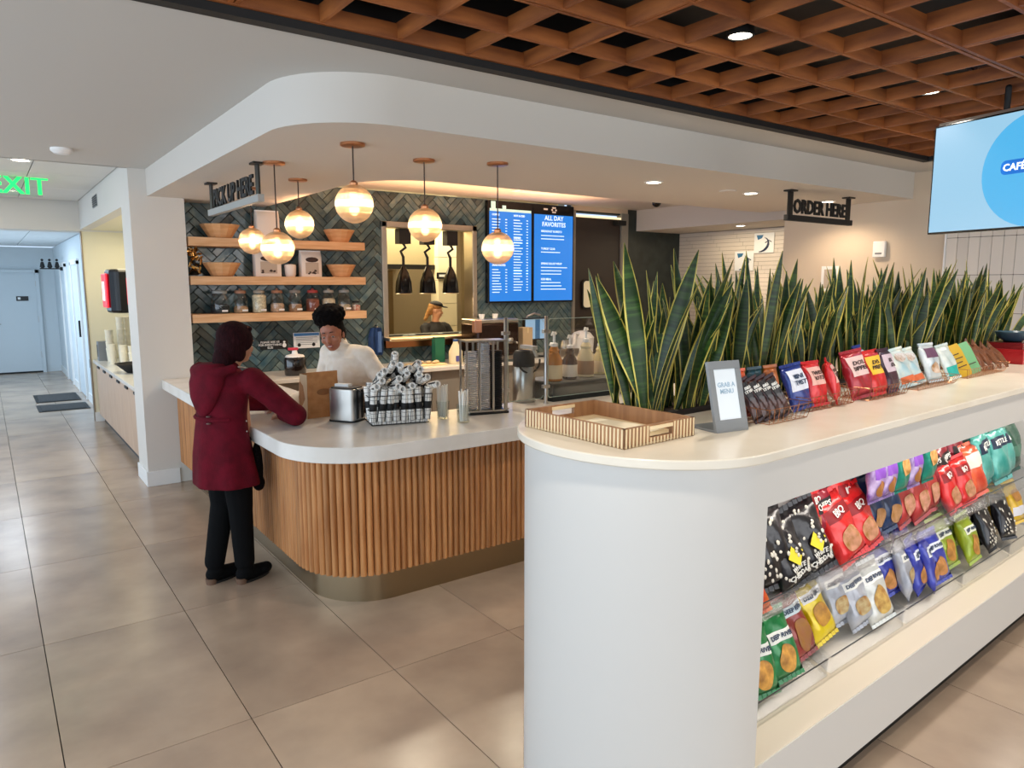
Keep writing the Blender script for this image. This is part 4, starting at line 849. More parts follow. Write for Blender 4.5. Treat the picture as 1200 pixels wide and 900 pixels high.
# 1 black meat-stick bags
basket(.33,.60,-.23,-.08,.055,'first copper wire basket on the bar, filled with black meat-stick bags')
kind('stick','#1b1719','#5a2f28',(.55,.9),'#1a1618',None,None,'BEEF\nSTICK',M_lblw,w_=.062,h=.165,t_=.022,wsize=.014)
for q in range(8):
    bag('stick','black meat-stick bag, '+['leftmost in the first basket','second from the left in the first basket','third from the left in the first basket','fourth from the left in the first basket','fourth from the right in the first basket','third from the right in the first basket','second from the right in the first basket','rightmost in the first basket'][q],bw(.365+.027*q,-.175+.012*(q%2),B),0,.42,-.22,'black meat-stick bags',.95)
kind('coralback','#c8452c','#e2673c',w_=.09,h=.17,t_=.02); bag('coralback','coral red patterned bag behind the black meat-stick bags at the left',bw(.38,-.10,B),0,.2,0); kind('tealback','#12313c','#1c4450',w_=.09,h=.17,t_=.02); bag('tealback','dark teal bag standing behind the middle of the meat-stick bags',bw(.48,-.10,B),0,.2,0); kind('orangeback','#b5652a','#9c521f',w_=.09,h=.17,t_=.02); bag('orangeback','orange-brown bag behind the right meat-stick bags',bw(.58,-.10,B),0,.2,0)
# 2..: pretzel bags
basket(.66,1.04,-.18,-.04,.055,'second copper wire basket on the bar, filled with navy and bright red bags')
kw=dict(w_=.13,h=.175,t_=.045)
kind('navysn','#1d2f7a','#27408f',(.4,.85),'#dfe3ee',None,None,'MINI\nTWIST',M_ink,wsize=.024,**kw); kind('redsn','#c91a20','#d8282c',(.45,.85),'#e6b3a6',None,None,'TWIST\nDOTS',MATS['foil_redsn'] if 'foil_redsn' in MATS else M_bean,wsize=.02,**kw)
kind('dredsn','#9c1a28','#b32433',(.45,.85),'#e3c3bd',None,None,'DOTS\nDIPPED',M_bean,wsize=.02,**kw); kind('ryel','#d21f1f','#c01818',(.45,.85),'#f0c23c',None,None,'DOTS\nPRETZ',M_bean,wsize=.02,**kw)
kind('maroon','#4a2436','#2c1c2c',(.45,.85),'#cdbac4',None,None,'DARK\nDIPS',M_bean,wsize=.02,**kw)
bag('navysn','navy blue bag at the left end of the second basket',bw(.70,-.14,B),-.1,.35,-.1); bag('redsn','left bright red pretzel bag in the second basket',bw(.82,-.14,B),0,.33,0); bag('redsn','right bright red pretzel bag, turned sideways in the second basket',bw(.955,-.135,B),.5,.3,0)
basket(1.08,1.46,-.2,-.06,.055,'third copper wire basket on the bar, filled with dark red, red-yellow and maroon bags')
bag('dredsn','dark red pretzel bag in the third basket',bw(1.14,-.15,B),-.15,.33,-.1,None,1.15); bag('ryel','red pretzel bag with yellow lettering panel in the third basket',bw(1.27,-.155,B),-.05,.33,-.05,None,1.1); bag('maroon','maroon and lilac pretzel bag in the third basket',bw(1.395,-.155,B),.1,.33,0,None,1.1); bag('navysn','blue bag lying across the back of the third basket',bw(1.33,-.075,B+.03),.2,.35,0)
kind('skyor','#a9cdd8','#e4e6dc',(.10,.26),'#d86a3c',(.6,.85),'#e6e8ea',w_=.15,h=.17,t_=.04); kind('silver','#b7c8d2','#dfe3e4',(.6,.85),'#6a4560',(.2,.5),'#dcc7b4',w_=.13,h=.165,t_=.04); kind('tealfoot','#c3d6d4','#e2e8e4',(.08,.36),'#1ba79c',w_=.12,h=.165,t_=.03)
basket(1.52,1.98,-.2,-.04,.04,'fourth copper wire basket on the bar, holding pale blue and white bags')
bag('skyor','pale blue bag with orange foot, left in the fourth basket',bw(1.60,-.13,B),-.1,.45,-.1,None,1.1); bag('skyor','second pale bag with orange foot, leaning on the first',bw(1.72,-.12,B),-.1,.45,-.1,None,1.05)
bag('silver','silver and lilac bag in the fourth basket',bw(1.89,-.13,B),-.05,.35,0,None,1.15); bag('tealfoot','pale bag with a bright teal foot on the bar',bw(2.06,-.15,B),-.1,.42,-.1,None,1.1)
def card(n,u,v,c,l,lines):
    o = thing('snack_pouch',l,'pouch',bw(u,v,1.292),TH); o.rotation_euler=(Matrix.Rotation(TH-.15,3,'Z')@Matrix.Rotation(-.45,3,'X')@Matrix.Rotation(-.15,3,'Y')).to_euler()
    MB().loft([[(p[0],p[1]*t,z) for p in rrect(-.07,.07,-.012,.012,.008,2)] for z,t in ((0,.5),(.03,1),(.13,1),(.17,.3))]).build('pouch',mat(n,c,.5),o,True)
    for q in range(lines): MB().box(-.04,.04-.02*(q%2),-.014,-.012,.05+.022*q,.055+.022*q).build('print_line',M_bean,o)
    return o
basket(2.12,2.70,-.18,-.04,.05,'fifth copper wire basket on the bar, with mustard and mint pouches')
card('pouch_mustard',2.24,-.13,'#c9a21e','mustard yellow pouch leaning in the fifth basket',4); card('pouch_mint',2.42,-.11,'#6fae7c','mint green pouch leaning behind the mustard one',1)
kind('brown','#8a5230','#6b3b22',w_=.06,h=.2,t_=.02)
for q,(u,r,l) in enumerate(((2.62,-.5,'lowest brown snack bar leaning in the right basket'),(2.72,-.6,'second brown snack bar leaning in the right basket'),(2.84,-.75,'third brown snack bar, tipped far over to the right'),(2.95,-.8,'rightmost brown snack bar on the bar'))): bag('brown',l,bw(u,-.10,B),0,.5,r,'brown snack bars',1.0,'snack bar','snack_bar')
o = thing('snack_carton','red display carton with white lettering at the right end of the bar','carton',bw(3.25,-.02,1.29),TH); MB().box(-.13,.13,-.1,.1,0,.085).build('box', foil('carton','#c22028'), o, bevel=.003); MB().box(-.12,.12,-.09,.09,.085,.12).build('flap', foil('carton2','#8a1820'), o); text('lettering','PRETZEL',.05,M_lblw,o,(0,-.102,.04),(pi/2,0,0),.0005)
o = thing('blue_bowl','dark teal bowl standing on the red carton','bowl',bw(3.25,-.02,1.41),TH); MB().lathe([(.04,0),(.08,.03),(.095,.06),(.09,.062),(.05,.015)],18).build('bowl', mat('teal_glaze','#2c4a5a',.3), o, True); MB().lathe([(.045,-.000),(.05,.006)],14).build('foot', M_dark, o)

# ---------------------------------------------------------------- things on the order counter
Z = .9305
M_kraft = mat('kraft','#b98452',.75,col2='#a87243',scale=20)
o = thing('paper_bag','brown kraft take-out bag standing on the counter between the two women','bag',(1.655,4.33,Z),.08)
b=MB(); b.loft([[(-.105,-.055,0),(.105,-.055,0),(.105,.055,0),(-.105,.055,0)],[(-.105,-.06,.12),(.105,-.06,.12),(.108,.06,.12),(-.108,.06,.12)],[(-.10,-.05,.27),(.10,-.05,.27),(.10,.05,.27),(-.10,.05,.27)]],caps=False); b.add([(-.105,-.055,0),(.105,-.055,0),(.105,.055,0),(-.105,.055,0)],[(0,1,2,3)]); b.build('body', M_kraft, o)
MB().box(-.10,.10,-.054,-.048,.255,.285).build('folded_top', M_kraft, o); MB().add([(-.1065,-.055,.002),(-.1065,.055,.002),(-.1095,.058,.12),(-.1015,.05,.27),(-.1015,-.05,.27),(-.1065,-.06,.12)],[(0,1,2,3,4,5)]).build('gusset', mat('kraft_light','#dcbf97',.7), o)
MB().ell((.0,-.062,.16),(.045,.002,.02)).build('stamp', mat('kraft_stamp','#8a5a33',.8), o)
o = thing('napkin_dispenser','brushed steel napkin dispenser with black ends on the counter','dispenser',(1.735,4.09,Z),-.98)
MB().rbox(-.09,.09,-.07,.07,.008,.20,.03,5).build('shell', M_steel, o, True, bevel=.003); MB().rbox(-.094,.094,-.074,.074,0,.01,.034,5).build('base', M_black, o, True); MB().rbox(-.082,.082,-.062,.062,.19,.206,.028,5).build('top_insert', M_black, o, True)
MB().box(.084,.093,-.04,-.015,.02,.19).box(.084,.093,.015,.04,.02,.19).build('side_slot', M_black, o); MB().box(-.075,.02,-.012,.03,.2,.222).build('napkins', M_white, o)
# basket of rolled cutlery
M_grid2 = None
def gridmat():
    m = bpy.data.materials.new('grid_paper'); m.use_nodes=True; nt=m.node_tree; b=nt.nodes['Principled BSDF']; b.inputs['Roughness'].default_value=.8
    tc=nt.nodes.new('ShaderNodeTexCoord'); sp=nt.nodes.new('ShaderNodeSeparateXYZ'); nt.links.new(tc.outputs['Object'],sp.inputs[0]); fr=[]
    for k,sc in ((0,45),(2,38)):
        mu=nt.nodes.new('ShaderNodeMath'); mu.operation='MULTIPLY'; mu.inputs[1].default_value=sc; nt.links.new(sp.outputs[k],mu.inputs[0])
        f=nt.nodes.new('ShaderNodeMath'); f.operation='FRACT'; nt.links.new(mu.outputs[0],f.inputs[0]); l=nt.nodes.new('ShaderNodeMath'); l.operation='LESS_THAN'; l.inputs[1].default_value=.08; nt.links.new(f.outputs[0],l.inputs[0]); fr.append(l)
    mx=nt.nodes.new('ShaderNodeMath'); mx.operation='MAXIMUM'; nt.links.new(fr[0].outputs[0],mx.inputs[0]); nt.links.new(fr[1].outputs[0],mx.inputs[1])
    cm_=nt.nodes.new('ShaderNodeMix'); cm_.data_type='RGBA'; cm_.inputs[6].default_value=lin('#f0eee8'); cm_.inputs[7].default_value=lin('#2b2b2e'); nt.links.new(mx.outputs[0],cm_.inputs[0]); nt.links.new(cm_.outputs[2],b.inputs['Base Color']); return m
M_gp = gridmat()
o = thing('cutlery_basket','black wire basket on the counter packed with grid-pattern napkin rolls','basket',(1.965,3.885,Z),-.25)
for z,k in ((.004,.9),(.09,.96),(.175,1.0)): MB().tube([(-.19*k,-.12*k,z),(.19*k,-.12*k,z),(.19*k,.12*k,z),(-.19*k,.12*k,z),(-.19*k,-.12*k,z)],.0025,5).build('hoop',M_black,o)
b=MB()
for q in range(13): x=-.19+.38*q/12; b.tube([(x*.9,-.108,.004),(x,-.12,.175)],.0015,4); b.tube([(x*.9,.108,.004),(x,.12,.175)],.0015,4); b.tube([(x*.9,-.108,.004),(x*.9,.108,.004)],.0015,4)
stuff(b.build('wires',M_black,o))
MB().box(-.165,.165,-.1,.1,.006,.02).build('liner', M_gp, o); MB().tube([(-.19,-.03,.175),(-.25,-.02,.215),(-.25,.03,.215),(-.19,.03,.175)],.003,5).build('handle',M_black,o)
rr = random.Random(5)
rollm = MB()
rollm.lathe([(.011,0),(.0205,0),(.022,.005),(.022,.19),(.0205,.196),(.0115,.196),(.011,.17),(.001,.165)],12)
rollmesh = rollm.mesh('napkin_roll', M_gp, True); band = MB().lathe([(.0222,.07),(.0228,.072),(.0228,.108),(.0222,.11)],12).mesh('paper_band', M_black, True)
place=[]
for q in range(8): place.append((-.165+.047*q,-.085,.02,rr.uniform(-.04,.12),rr.uniform(-.12,.12)))
for q in range(8): place.append((-.165+.047*q,-.03,.03,rr.uniform(-.05,.15),rr.uniform(-.15,.15)))
for q in range(8): place.append((-.165+.047*q,.03,.03,rr.uniform(-.1,.1),rr.uniform(-.2,.2)))
for q in range(7): place.append((-.15+.047*q,.085,.035,rr.uniform(-.1,.05),rr.uniform(-.2,.2)))
for q,(x,z,rx,ry) in enumerate(((-.14,.19,1.15,.3),(-.09,.2,1.0,-.3),(-.03,.205,1.2,.2),(.03,.20,1.0,-.2),(.09,.2,1.15,.35),(.14,.19,1.0,-.3),(-.06,.245,.9,.2),(.0,.25,.5,-.25),(.06,.245,.9,.3),(-.11,.235,1.1,.0),(.11,.235,1.1,0),(-.155,.185,1.3,-.4),(.155,.185,1.3,.5),(-.06,.19,1.35,.45),(.06,.19,1.35,-.4),(.0,.18,1.4,.1),(-.02,.27,1.2,.5),(.04,.275,1.1,-.5))): place.append((x,.06,z,rx,ry))
M_o = Matrix.Translation((1.965,3.885,Z))@Matrix.Rotation(-.25,4,'Z')
for q,(x,y,z,rx,ry) in enumerate(place):
    top = q>=31; on_ = ['leftmost','second','third','fourth','fifth','sixth','seventh','rightmost']
    if top: l = 'napkin roll lying on the pile, '+['low at the left','low, second from left','low, third from left','low, third from right','low, second from right','low at the right','high, left of the middle','topmost in the middle','high, right of the middle','middle height, far left','middle height, far right','tilted at the far left rim','tilted at the far right rim','half buried, left of centre','half buried, right of centre','half buried at the centre','crossing the top to the left','crossing the top to the right'][q-31]
    elif q<8: l = 'black-banded napkin roll in the front row of the basket, '+on_[q]
    elif q<16: l = 'napkin roll in the second row of the basket, '+on_[q-8]
    elif q<24: l = 'napkin roll in the third row of the basket, '+on_[q-16]
    else: l = 'napkin roll in the rearmost row of the basket, '+['leftmost','second','third','fourth','fifth','sixth','rightmost'][q-24]
    rl = put('napkin_roll', rollmesh, None); tag(rl,l,'napkin roll','napkin rolls on top of the basket' if top else ('front napkin rolls in the basket' if q<8 else 'rear napkin rolls in the basket'))
    rl.matrix_world = M_o@Matrix.Translation((x,y,z))@Euler((rx,ry,rr.uniform(0,.3))).to_matrix().to_4x4()
    put('paper_band', band, rl)
# straw bundles
M_straw = mat('straw_paper','#e9e4da',.7); strm = MB().lathe([(.0032,0),(.0036,.002),(.0036,.2),(.0028,.202)],6)
for (x,y,h,l,n_) in ((2.235,3.80,.165,'rear tall glass of white wrapped straws beside the napkin rolls',18),(2.27,3.62,.14,'front glass of white wrapped straws on the counter edge',24)):
    o = thing('straw_holder',l,'straws',(x,y,Z),group='two glasses of straws'); MB().lathe([(.032,0),(.038,.004),(.042,.11),(.040,.11),(.034,.008)],18).build('glass', M_jarg, o, True)
    b=MB()
    for q in range(n_): a=rr.uniform(0,6.28); r=rr.uniform(0,.026); b.tube([(r*cos(a),r*sin(a),.01),(r*1.5*cos(a+.3),r*1.5*sin(a+.3),h+rr.uniform(.02,.06))],.0052,5)
    stuff(b.build('straws', M_straw, o))
# lid tower
o = thing('lid_rack','tall steel rack holding a column of clear cup lids and black lids','rack',(2.56,3.84,Z),-.25)
MB().rbox(-.15,.15,-.09,.09,0,.012,.02).build('base', M_black, o, True); MB().rbox(-.13,.13,-.08,.08,.014,.024,.02).build('plate', M_steel, o, True)
for x in (-.13,-.045,.045,.125): MB().box(x-.006,x+.006,-.075,-.063,.02,.47).build('upright', M_steel, o); MB().box(x-.006,x+.006,.06,.07,.02,.47).build('upright', M_steel, o)
MB().box(-.14,.14,-.08,.075,.46,.47).build('top_plate', M_steel, o)
M_lid = clear_mat('lid_plastic',(.9,.9,.9),.9,.12,fog=.25)
lm = MB().lathe([(.036,0),(.041,.003),(.041,.008),(.034,.010)],16).mesh('cup_lid', M_lid, True); lb = MB().lathe([(.036,0),(.041,.003),(.041,.009),(.034,.011)],16).mesh('cup_lid', M_black, True)
for k in range(34): put('cup_lid', lm, o, (0,-.01,.026+k*.0125)); 
for k in range(30): put('cup_lid', lb, o, (.085,-.01,.026+k*.0125)); put('cup_lid', lm, o, (-.087,-.01,.026+k*.0125))
# glass sneeze guards
def guard(x0,x1,y0,label,posts):
    o = thing('glass_guard',label,'glass screen',(x0,y0,Z)); L=x1-x0
    b=MB(); b.M=Matrix.Rotation(pi/2,4,'X'); b.prism(rrect(.02,L-.02,.04,.585,.02),-.003,.003); b.build('pane', M_glass, o)
    b=MB(); b.M=Matrix.Rotation(pi/2,4,'X'); b.tube([(p[0],p[1],0) for p in rrect(.02,L-.02,.04,.585,.02)],.0025,4); b.build('pane_edge', mat('glass_edge','#a9bdb4',.2), o)
    for x in posts:
        MB().lathe([(.024,0),(.024,.006),(.013,.008),(.013,.6),(.010,.604)],14).build('post', M_steel, o, True, loc=(x,0,0))
        for z in (.12,.5): MB().box(-.03,.03,-.012,.012,-.012,.012).build('clamp', M_steel, o, loc=(x,0,z), bevel=.003)
guard(2.76,3.095,3.87,'left clear glass screen with a steel post behind the lid rack',(0,))
guard(3.10,3.80,3.87,'right clear glass screen in front of the syrup bottles',(0,.70))
# airpot carafe
o = thing('airpot','stainless airpot carafe with black lid and clear pump lever behind the glass','carafe',(3.03,4.03,Z))
MB().lathe([(.075,0),(.08,.01),(.08,.24),(.072,.255)],24).build('body', M_steel, o, True); MB().lathe([(.074,.25),(.078,.26),(.075,.34),(.06,.36),(.02,.365)],20).build('lid', M_black, o, True)
b=MB(); b.tube([(.085*cos(t),-.03-.03*sin(t)*0,.30+.0) if False else (.095*cos(t),-.06-.01*sin(t),.30-.09*abs(sin(t))) for t in [pi*k/10 for k in range(11)]],.007,8); b.build('handle', M_black, o, True)
MB().box(-.02,.02,-.13,.02,.375,.40).tube([(0,-.1,.39),(0,-.15,.33)],.012,8).build('pump_lever', mat('clear_gray','#b9b4a8',.3), o)
# syrup riser
o = thing('syrup_riser','dark grey box riser on the counter carrying the syrup bottles','riser',(3.62,4.05,Z)); MB().box(-.44,.44,-.16,.16,0,.125).build('box', mat('riser_gray','#2e3231',.7,spec=.2), o, bevel=.003); MB().box(-.445,.445,-.165,.165,.125,.135).build('lip', mat('riser_light','#5a5d5b',.5), o)
def syrup(x,y,c,l,lc='#dcc9a6',k=1):
    o = thing('syrup_bottle',l,'bottle',(x,y,Z+.1355),group='syrup pump bottles'); s=k
    MB().lathe([(.045*s,0),(.052*s,.006),(.052*s,.13*s),(.03*s,.175*s),(.034*s,.19*s),(.02*s,.215*s)],20).build('bottle', mat('syrup_'+c.strip('#'),c,.2,coat=.5), o, True)
    MB().lathe([(.0525*s,.02),(.0532*s,.022),(.0532*s,.1*s),(.0525*s,.102*s)],20).build('label', mat('lab_'+lc.strip('#'),lc,.6), o, True)
    MB().lathe([(.02*s,.212*s),(.022*s,.216*s),(.022*s,.235*s),(.008*s,.24*s),(.008*s,.285*s),(.016*s,.29*s),(.013*s,.305*s)],12).tube([(0,0,.296*s),(-.03,-.02,.305*s),(-.05,-.03,.285*s)],.006,8).build('pump', M_white, o, True)
syrup(3.25,3.965,'#b5742f','amber syrup pump bottle with pale label, nearest the steel post',k=1.15); syrup(3.36,4.12,'#8c4a2a','reddish-brown syrup bottle half hidden behind the others',k=.85); syrup(3.415,3.985,'#3b2318','dark chocolate syrup pump bottle with white label','#d9d2c6',1.05); syrup(3.60,4.02,'#d9cba6','milky cream syrup pump bottle with brown label, right of the dark one','#94755a',1.2); syrup(3.80,4.08,'#cfc08f','pale syrup bottle partly hidden by snake plant leaves')
# back counter things
ZB=.901
o = thing('water_dispenser','black-filled drink jug with white lid and red spray top on the back counter','jug',(2.33,6.68,ZB)); MB().lathe([(.095,0),(.1,.01),(.105,.15),(.09,.175)],20,sy=.8).build('jug', mat('cola','#141012',.1,coat=.6), o, True); MB().lathe([(.093,.172),(.08,.19),(.03,.2),(.02,.24)],18,sy=.8).build('lid', M_white, o, True); MB().box(-.06,.03,-.02,.02,.235,.26).build('spray_head', mat('red_plastic','#c8324a',.4), o, bevel=.006)
o = thing('milk_jug','cream-coloured milk jug on the back counter with a green box behind it','jug',(4.08,6.65,ZB)); MB().lathe([(.07,0),(.075,.01),(.075,.13),(.03,.22),(.025,.24)],18).build('jug', mat('milk','#efe2bd',.5), o, True); MB().lathe([(.026,.24),(.028,.243),(.028,.262),(.01,.264)],14).build('cap', mat('cap_blue','#2c5a9c',.4), o, True); MB().box(-.04,.0,-.078,-.07,.03,.09).build('label', mat('milk_label','#5a5a9c',.5), o)
o = thing('green_carton','green carton at the back behind the milk jug','carton',(4.0,6.88,ZB)); MB().box(-.06,.06,-.04,.04,0,.26).build('box', mat('carton_green','#1c6a50',.6), o, bevel=.002); MB().box(-.06,.06,-.04,.04,.26,.275).build('flap', mat('carton_green2','#14513c',.6), o)
o = thing('coffee_machine','dark chrome espresso machine on the back counter under the menu screens','coffee machine',(4.56,6.68,ZB))
MB().rbox(-.28,.28,-.17,.2,.05,.42,.04).build('body', mat('machine_dark','#3a2b26',.25,.8), o, True, bevel=.01); MB().box(-.27,.27,-.24,-.1,.03,.07).build('drip_tray', M_steel, o, bevel=.004)
for x in (-.22,.22): MB().lathe([(.025,0),(.02,.05)],12).build('foot', M_black, o, loc=(x,0,0))
for x in (-.13,.13): MB().lathe([(.03,.2),(.035,.21),(.035,.25),(.03,.26)],14).cap((0,-.02,.225),(0,-.13,.215),.011,.013).build('group_head', M_steel, o, True, loc=(x,-.19,0))
MB().box(-.27,.27,-.16,.19,.425,.47).build('cup_rail', M_steel, o, bevel=.01); MB().box(-.33,-.24,-.19,-.12,.33,.47).build('hopper', mat('copper_pink','#c79a86',.3,.8), o, bevel=.01)
for q,(x,l) in enumerate(((-.12,'left white cup on the espresso machine'),(.06,'right white cup on the espresso machine'))): tag(MB().lathe([(.025,0),(.035,.05),(.033,.05),(.022,.006)],16).build('cup', M_white, smooth=True, loc=(4.56+x,6.68,ZB+.471)),l,'cup','cups on the espresso machine')
o = thing('chrome_faucet','chrome gooseneck faucet below the menu screens','faucet',(5.25,6.95,ZB)); MB().tube([(0,0,0),(0,0,.42),(.03,0,.47),(.12,-.02,.5),(.2,-.03,.48)],.012,10).build('spout', M_steel, o, True); MB().lathe([(.03,0),(.03,.01),(.016,.02)],14).build('base', M_steel, o, True)
o = thing('chrome_kettle','pair of chrome pitchers seen above the glass screen','pitcher',(5.7,6.75,ZB)); MB().lathe([(.06,0),(.075,.03),(.07,.12),(.05,.16),(.052,.175)],18).build('pitcher', M_steel, o, True); MB().tube([(.07,0,.13),(.12,0,.12),(.12,0,.05),(.075,0,.04)],.006,8).build('handle', M_steel, o, True)
o = thing('food_case','low glass-front case with white trays at the right of the back counter','case',(5.6,6.7,ZB)) if False else None
o = thing('snack_tray','shallow tray of pastries on the back counter under the kitchen window','tray',(3.75,6.72,ZB)); MB().rbox(-.2,.2,-.12,.12,0,.012,.02).build('tray', mat('tray_cream','#e4cf9c',.5), o, True)
for q in range(6): MB().ell((-.14+.055*q,rr.uniform(-.05,.05),.028),(.035,.025,.016),(0,0,rr.uniform(0,3)),10,6).build('pastry', mat('pastry','#e8d9b8',.7,col2='#c9a46c',scale=30), o, True)

o = thing('order_monitor','pale blue lit monitor on the back counter seen through the left glass screen','monitor',(5.22,6.72,ZB)); MB().box(-.17,.17,-.02,.03,.2,.46).build('case', M_dark, o, bevel=.006); MB().box(-.16,.16,-.024,-.02,.215,.445).build('screen', mat('monitor_blue','#a9cbe6',.3,emit=.8,dark=True), o); MB().box(-.02,.05,-.026,-.024,.215,.445).build('window_band', mat('monitor_mid','#4d7fa6',.3,emit=.6,dark=True), o); MB().box(-.1,.1,-.08,.1,0,.015).box(-.02,.02,.0,.03,.015,.25).build('stand', M_dark, o)
o = thing('tan_carton','tan cardboard box beside the monitor on the back counter','carton',(4.99,6.62,ZB)) ; MB().box(-.07,.07,-.06,.06,0,.36).build('box', mat('tan_box','#bfa684',.7), o, bevel=.003); MB().box(-.01,.01,-.062,.062,.30,.362).build('tape', mat('tape','#d9c49a',.4), o)
o = thing('white_urn','large white drink urn behind the syrup bottles','urn',(5.95,6.72,ZB)); MB().lathe([(.12,0),(.14,.02),(.15,.2),(.10,.26),(.04,.28)],20).build('body', M_white, o, True); MB().tube([(-.1,-.05,.24),(-.18,-.08,.26),(-.2,-.08,.12)],.018,8).build('spout', M_white, o, True)
o = thing('steel_bins','row of three steel topping bins on the back counter','bins',(5.5,6.56,ZB))
for q in range(3): MB().rbox(-.24+.16*q,-.10+.16*q,-.06,.06,0,.09,.01).build('bin', M_steel, o, True)
# heat lamps in the serving window
for x,k,l in ((3.76,0,'left black heat lamp hanging in the kitchen window'),(4.06,1,'middle black heat lamp, partly behind the glowing globe'),(4.36,2,'right black heat lamp hanging in the kitchen window')):
    o = thing('heat_lamp',l,'heat lamp',(x,7.2,2.345),group='heat lamps in the kitchen window')
    MB().box(-.07,.07,-.055,.055,-.16,0).build('mount_box', M_black, o, bevel=.004)
    MB().tube([(.0,0,-.15),(.02,-.02,-.2),(-.02,.02,-.24),(.0,0,-.3),(0,0,-.42)],.016,8).build('coiled_cord', M_black, o, True)
    MB().lathe([(.02,-.40),(.035,-.43),(.06,-.48),(.085,-.57),(.095,-.70),(.09,-.70),(.078,-.57),(.05,-.48),(.01,-.44)],20).build('shade', mat('lamp_black','#0b0b0c',.15,.3), o, True); MB().lathe([(.094,-.695),(.097,-.698),(.094,-.702)],20).build('shade_rim', MST, o, True)
    MB().ell((0,0,-.64),(.035,.035,.045),None,12,8).build('bulb', mat('heat_glow','#ffb469',.4,emit=5), o, True)
light('heat_lamp_glow','AREA',(4.06,7.2,1.60),10,(1,.68,.35),(.8,.15),(0,0,0))
# ---------------------------------------------------------------- people
def V(*a): return Vector(a)
def hand(b, wrist, d, up, side, curl=.5, k=1.0):
    """palm, four bent fingers and a thumb; d = pointing direction, up = back of the hand, side = thumb side"""
    d = d.normalized(); side = (side - d*side.dot(d)).normalized(); up = d.cross(side) if d.cross(side).dot(up) > 0 else side.cross(d)
    R = Matrix((side, d, up)).transposed(); e = R.to_euler()
    b.ell(wrist+d*.045*k, (.040*k,.050*k,.016*k), e, 14, 10); b.cap(wrist-d*.01, wrist+d*.03*k, .022*k, .026*k)
    for i, (o_, l_) in enumerate(((.029,.068),(.010,.078),(-.010,.073),(-.028,.058))):
        p = wrist + d*.078*k + side*o_*k; c1 = curl*.5
        q = p + (d*cos(c1)-up*sin(c1))*l_*.5*k; c2 = curl*1.3; r = q + (d*cos(c2)-up*sin(c2))*l_*.5*k
        b.cap(p-d*.02, q, .0095*k, .0085*k, 8); b.cap(q, r, .0085*k, .007*k, 8)
    t0 = wrist + d*.02*k + side*.03*k; t1 = t0 + (d*.6+side*.75-up*.15)*.04*k; b.cap(t0, t1, .012*k, .011*k, 8); b.cap(t1, t1+(d*.9+side*.15-up*.2)*.035*k, .011*k, .008*k, 8)
def head(b, c, R, k=1.0):
    """R: columns = her right, forward, up"""
    def P(x, y, z): return c + R @ V(x*k, y*k, z*k)
    e = R.to_euler()
    b.ell(P(0,-.012,.03), (.074*k,.092*k,.088*k), e, 20, 14); b.ell(P(0,.015,-.03), (.060*k,.070*k,.078*k), e, 18, 12); b.ell(P(0,.045,-.078), (.034*k,.034*k,.024*k), e)
    for s in (-1,1): b.ell(P(s*.04,.055,-.022), (.022*k,.022*k,.024*k), e); b.ell(P(s*.073,-.012,-.01), (.010*k,.018*k,.030*k), e, 10, 8); b.ell(P(s*.032,.070,.028), (.022*k,.012*k,.008*k), e, 10, 6)
    b.cap(P(0,.078,.015), P(0,.097,-.022), .008*k, .014*k, 10); b.ell(P(0,.086,-.026), (.019*k,.012*k,.010*k), e, 10, 8)
    b.ell(P(0,.078,-.050), (.024*k,.012*k,.0065*k), e, 10, 6); b.ell(P(0,.076,-.062), (.021*k,.012*k,.0075*k), e, 10, 6)
    return P
def face_parts(P, R, parent, lipm, eye_y=.0725, k=1.0):
    e = R.to_euler()
    for s in (-1,1):
        ew = MB().ell(P(s*.031,eye_y,.006), (.012*k,.0065*k,.0048*k), e, 12, 8).build('eye', mat('eye_white','#a89a90',.3), parent, True)
        MB().ell(P(s*.031,eye_y+.0045,.0045), (.0058*k,.004*k,.0048*k), e, 10, 6).build('iris', mat('iris_dark','#150d0a',.2), ew, True)
        MB().tube([P(s*(.014+.009*q),.084-.0035*q-.0015*q*q*.5,.036-.0012*q+.004*(1 if q in (1,2) else 0)) for q in range(4)], .003*k, 6).build('eyebrow', mat('brow','#1a100c',.8), parent, True)
    MB().ell(P(0,.086,-.050), (.022*k,.007*k,.0045*k), e, 12, 6).ell(P(0,.085,-.060), (.019*k,.007*k,.0055*k), e, 12, 6).build('lips', lipm, parent, True)
def frame(f, tilt=0, roll=0):
    f = f.normalized(); r = f.cross(V(0,0,1)).normalized(); u = r.cross(f); R = Matrix((r,f,u)).transposed()
    return R @ Matrix.Rotation(tilt,3,'X') @ Matrix.Rotation(roll,3,'Y')

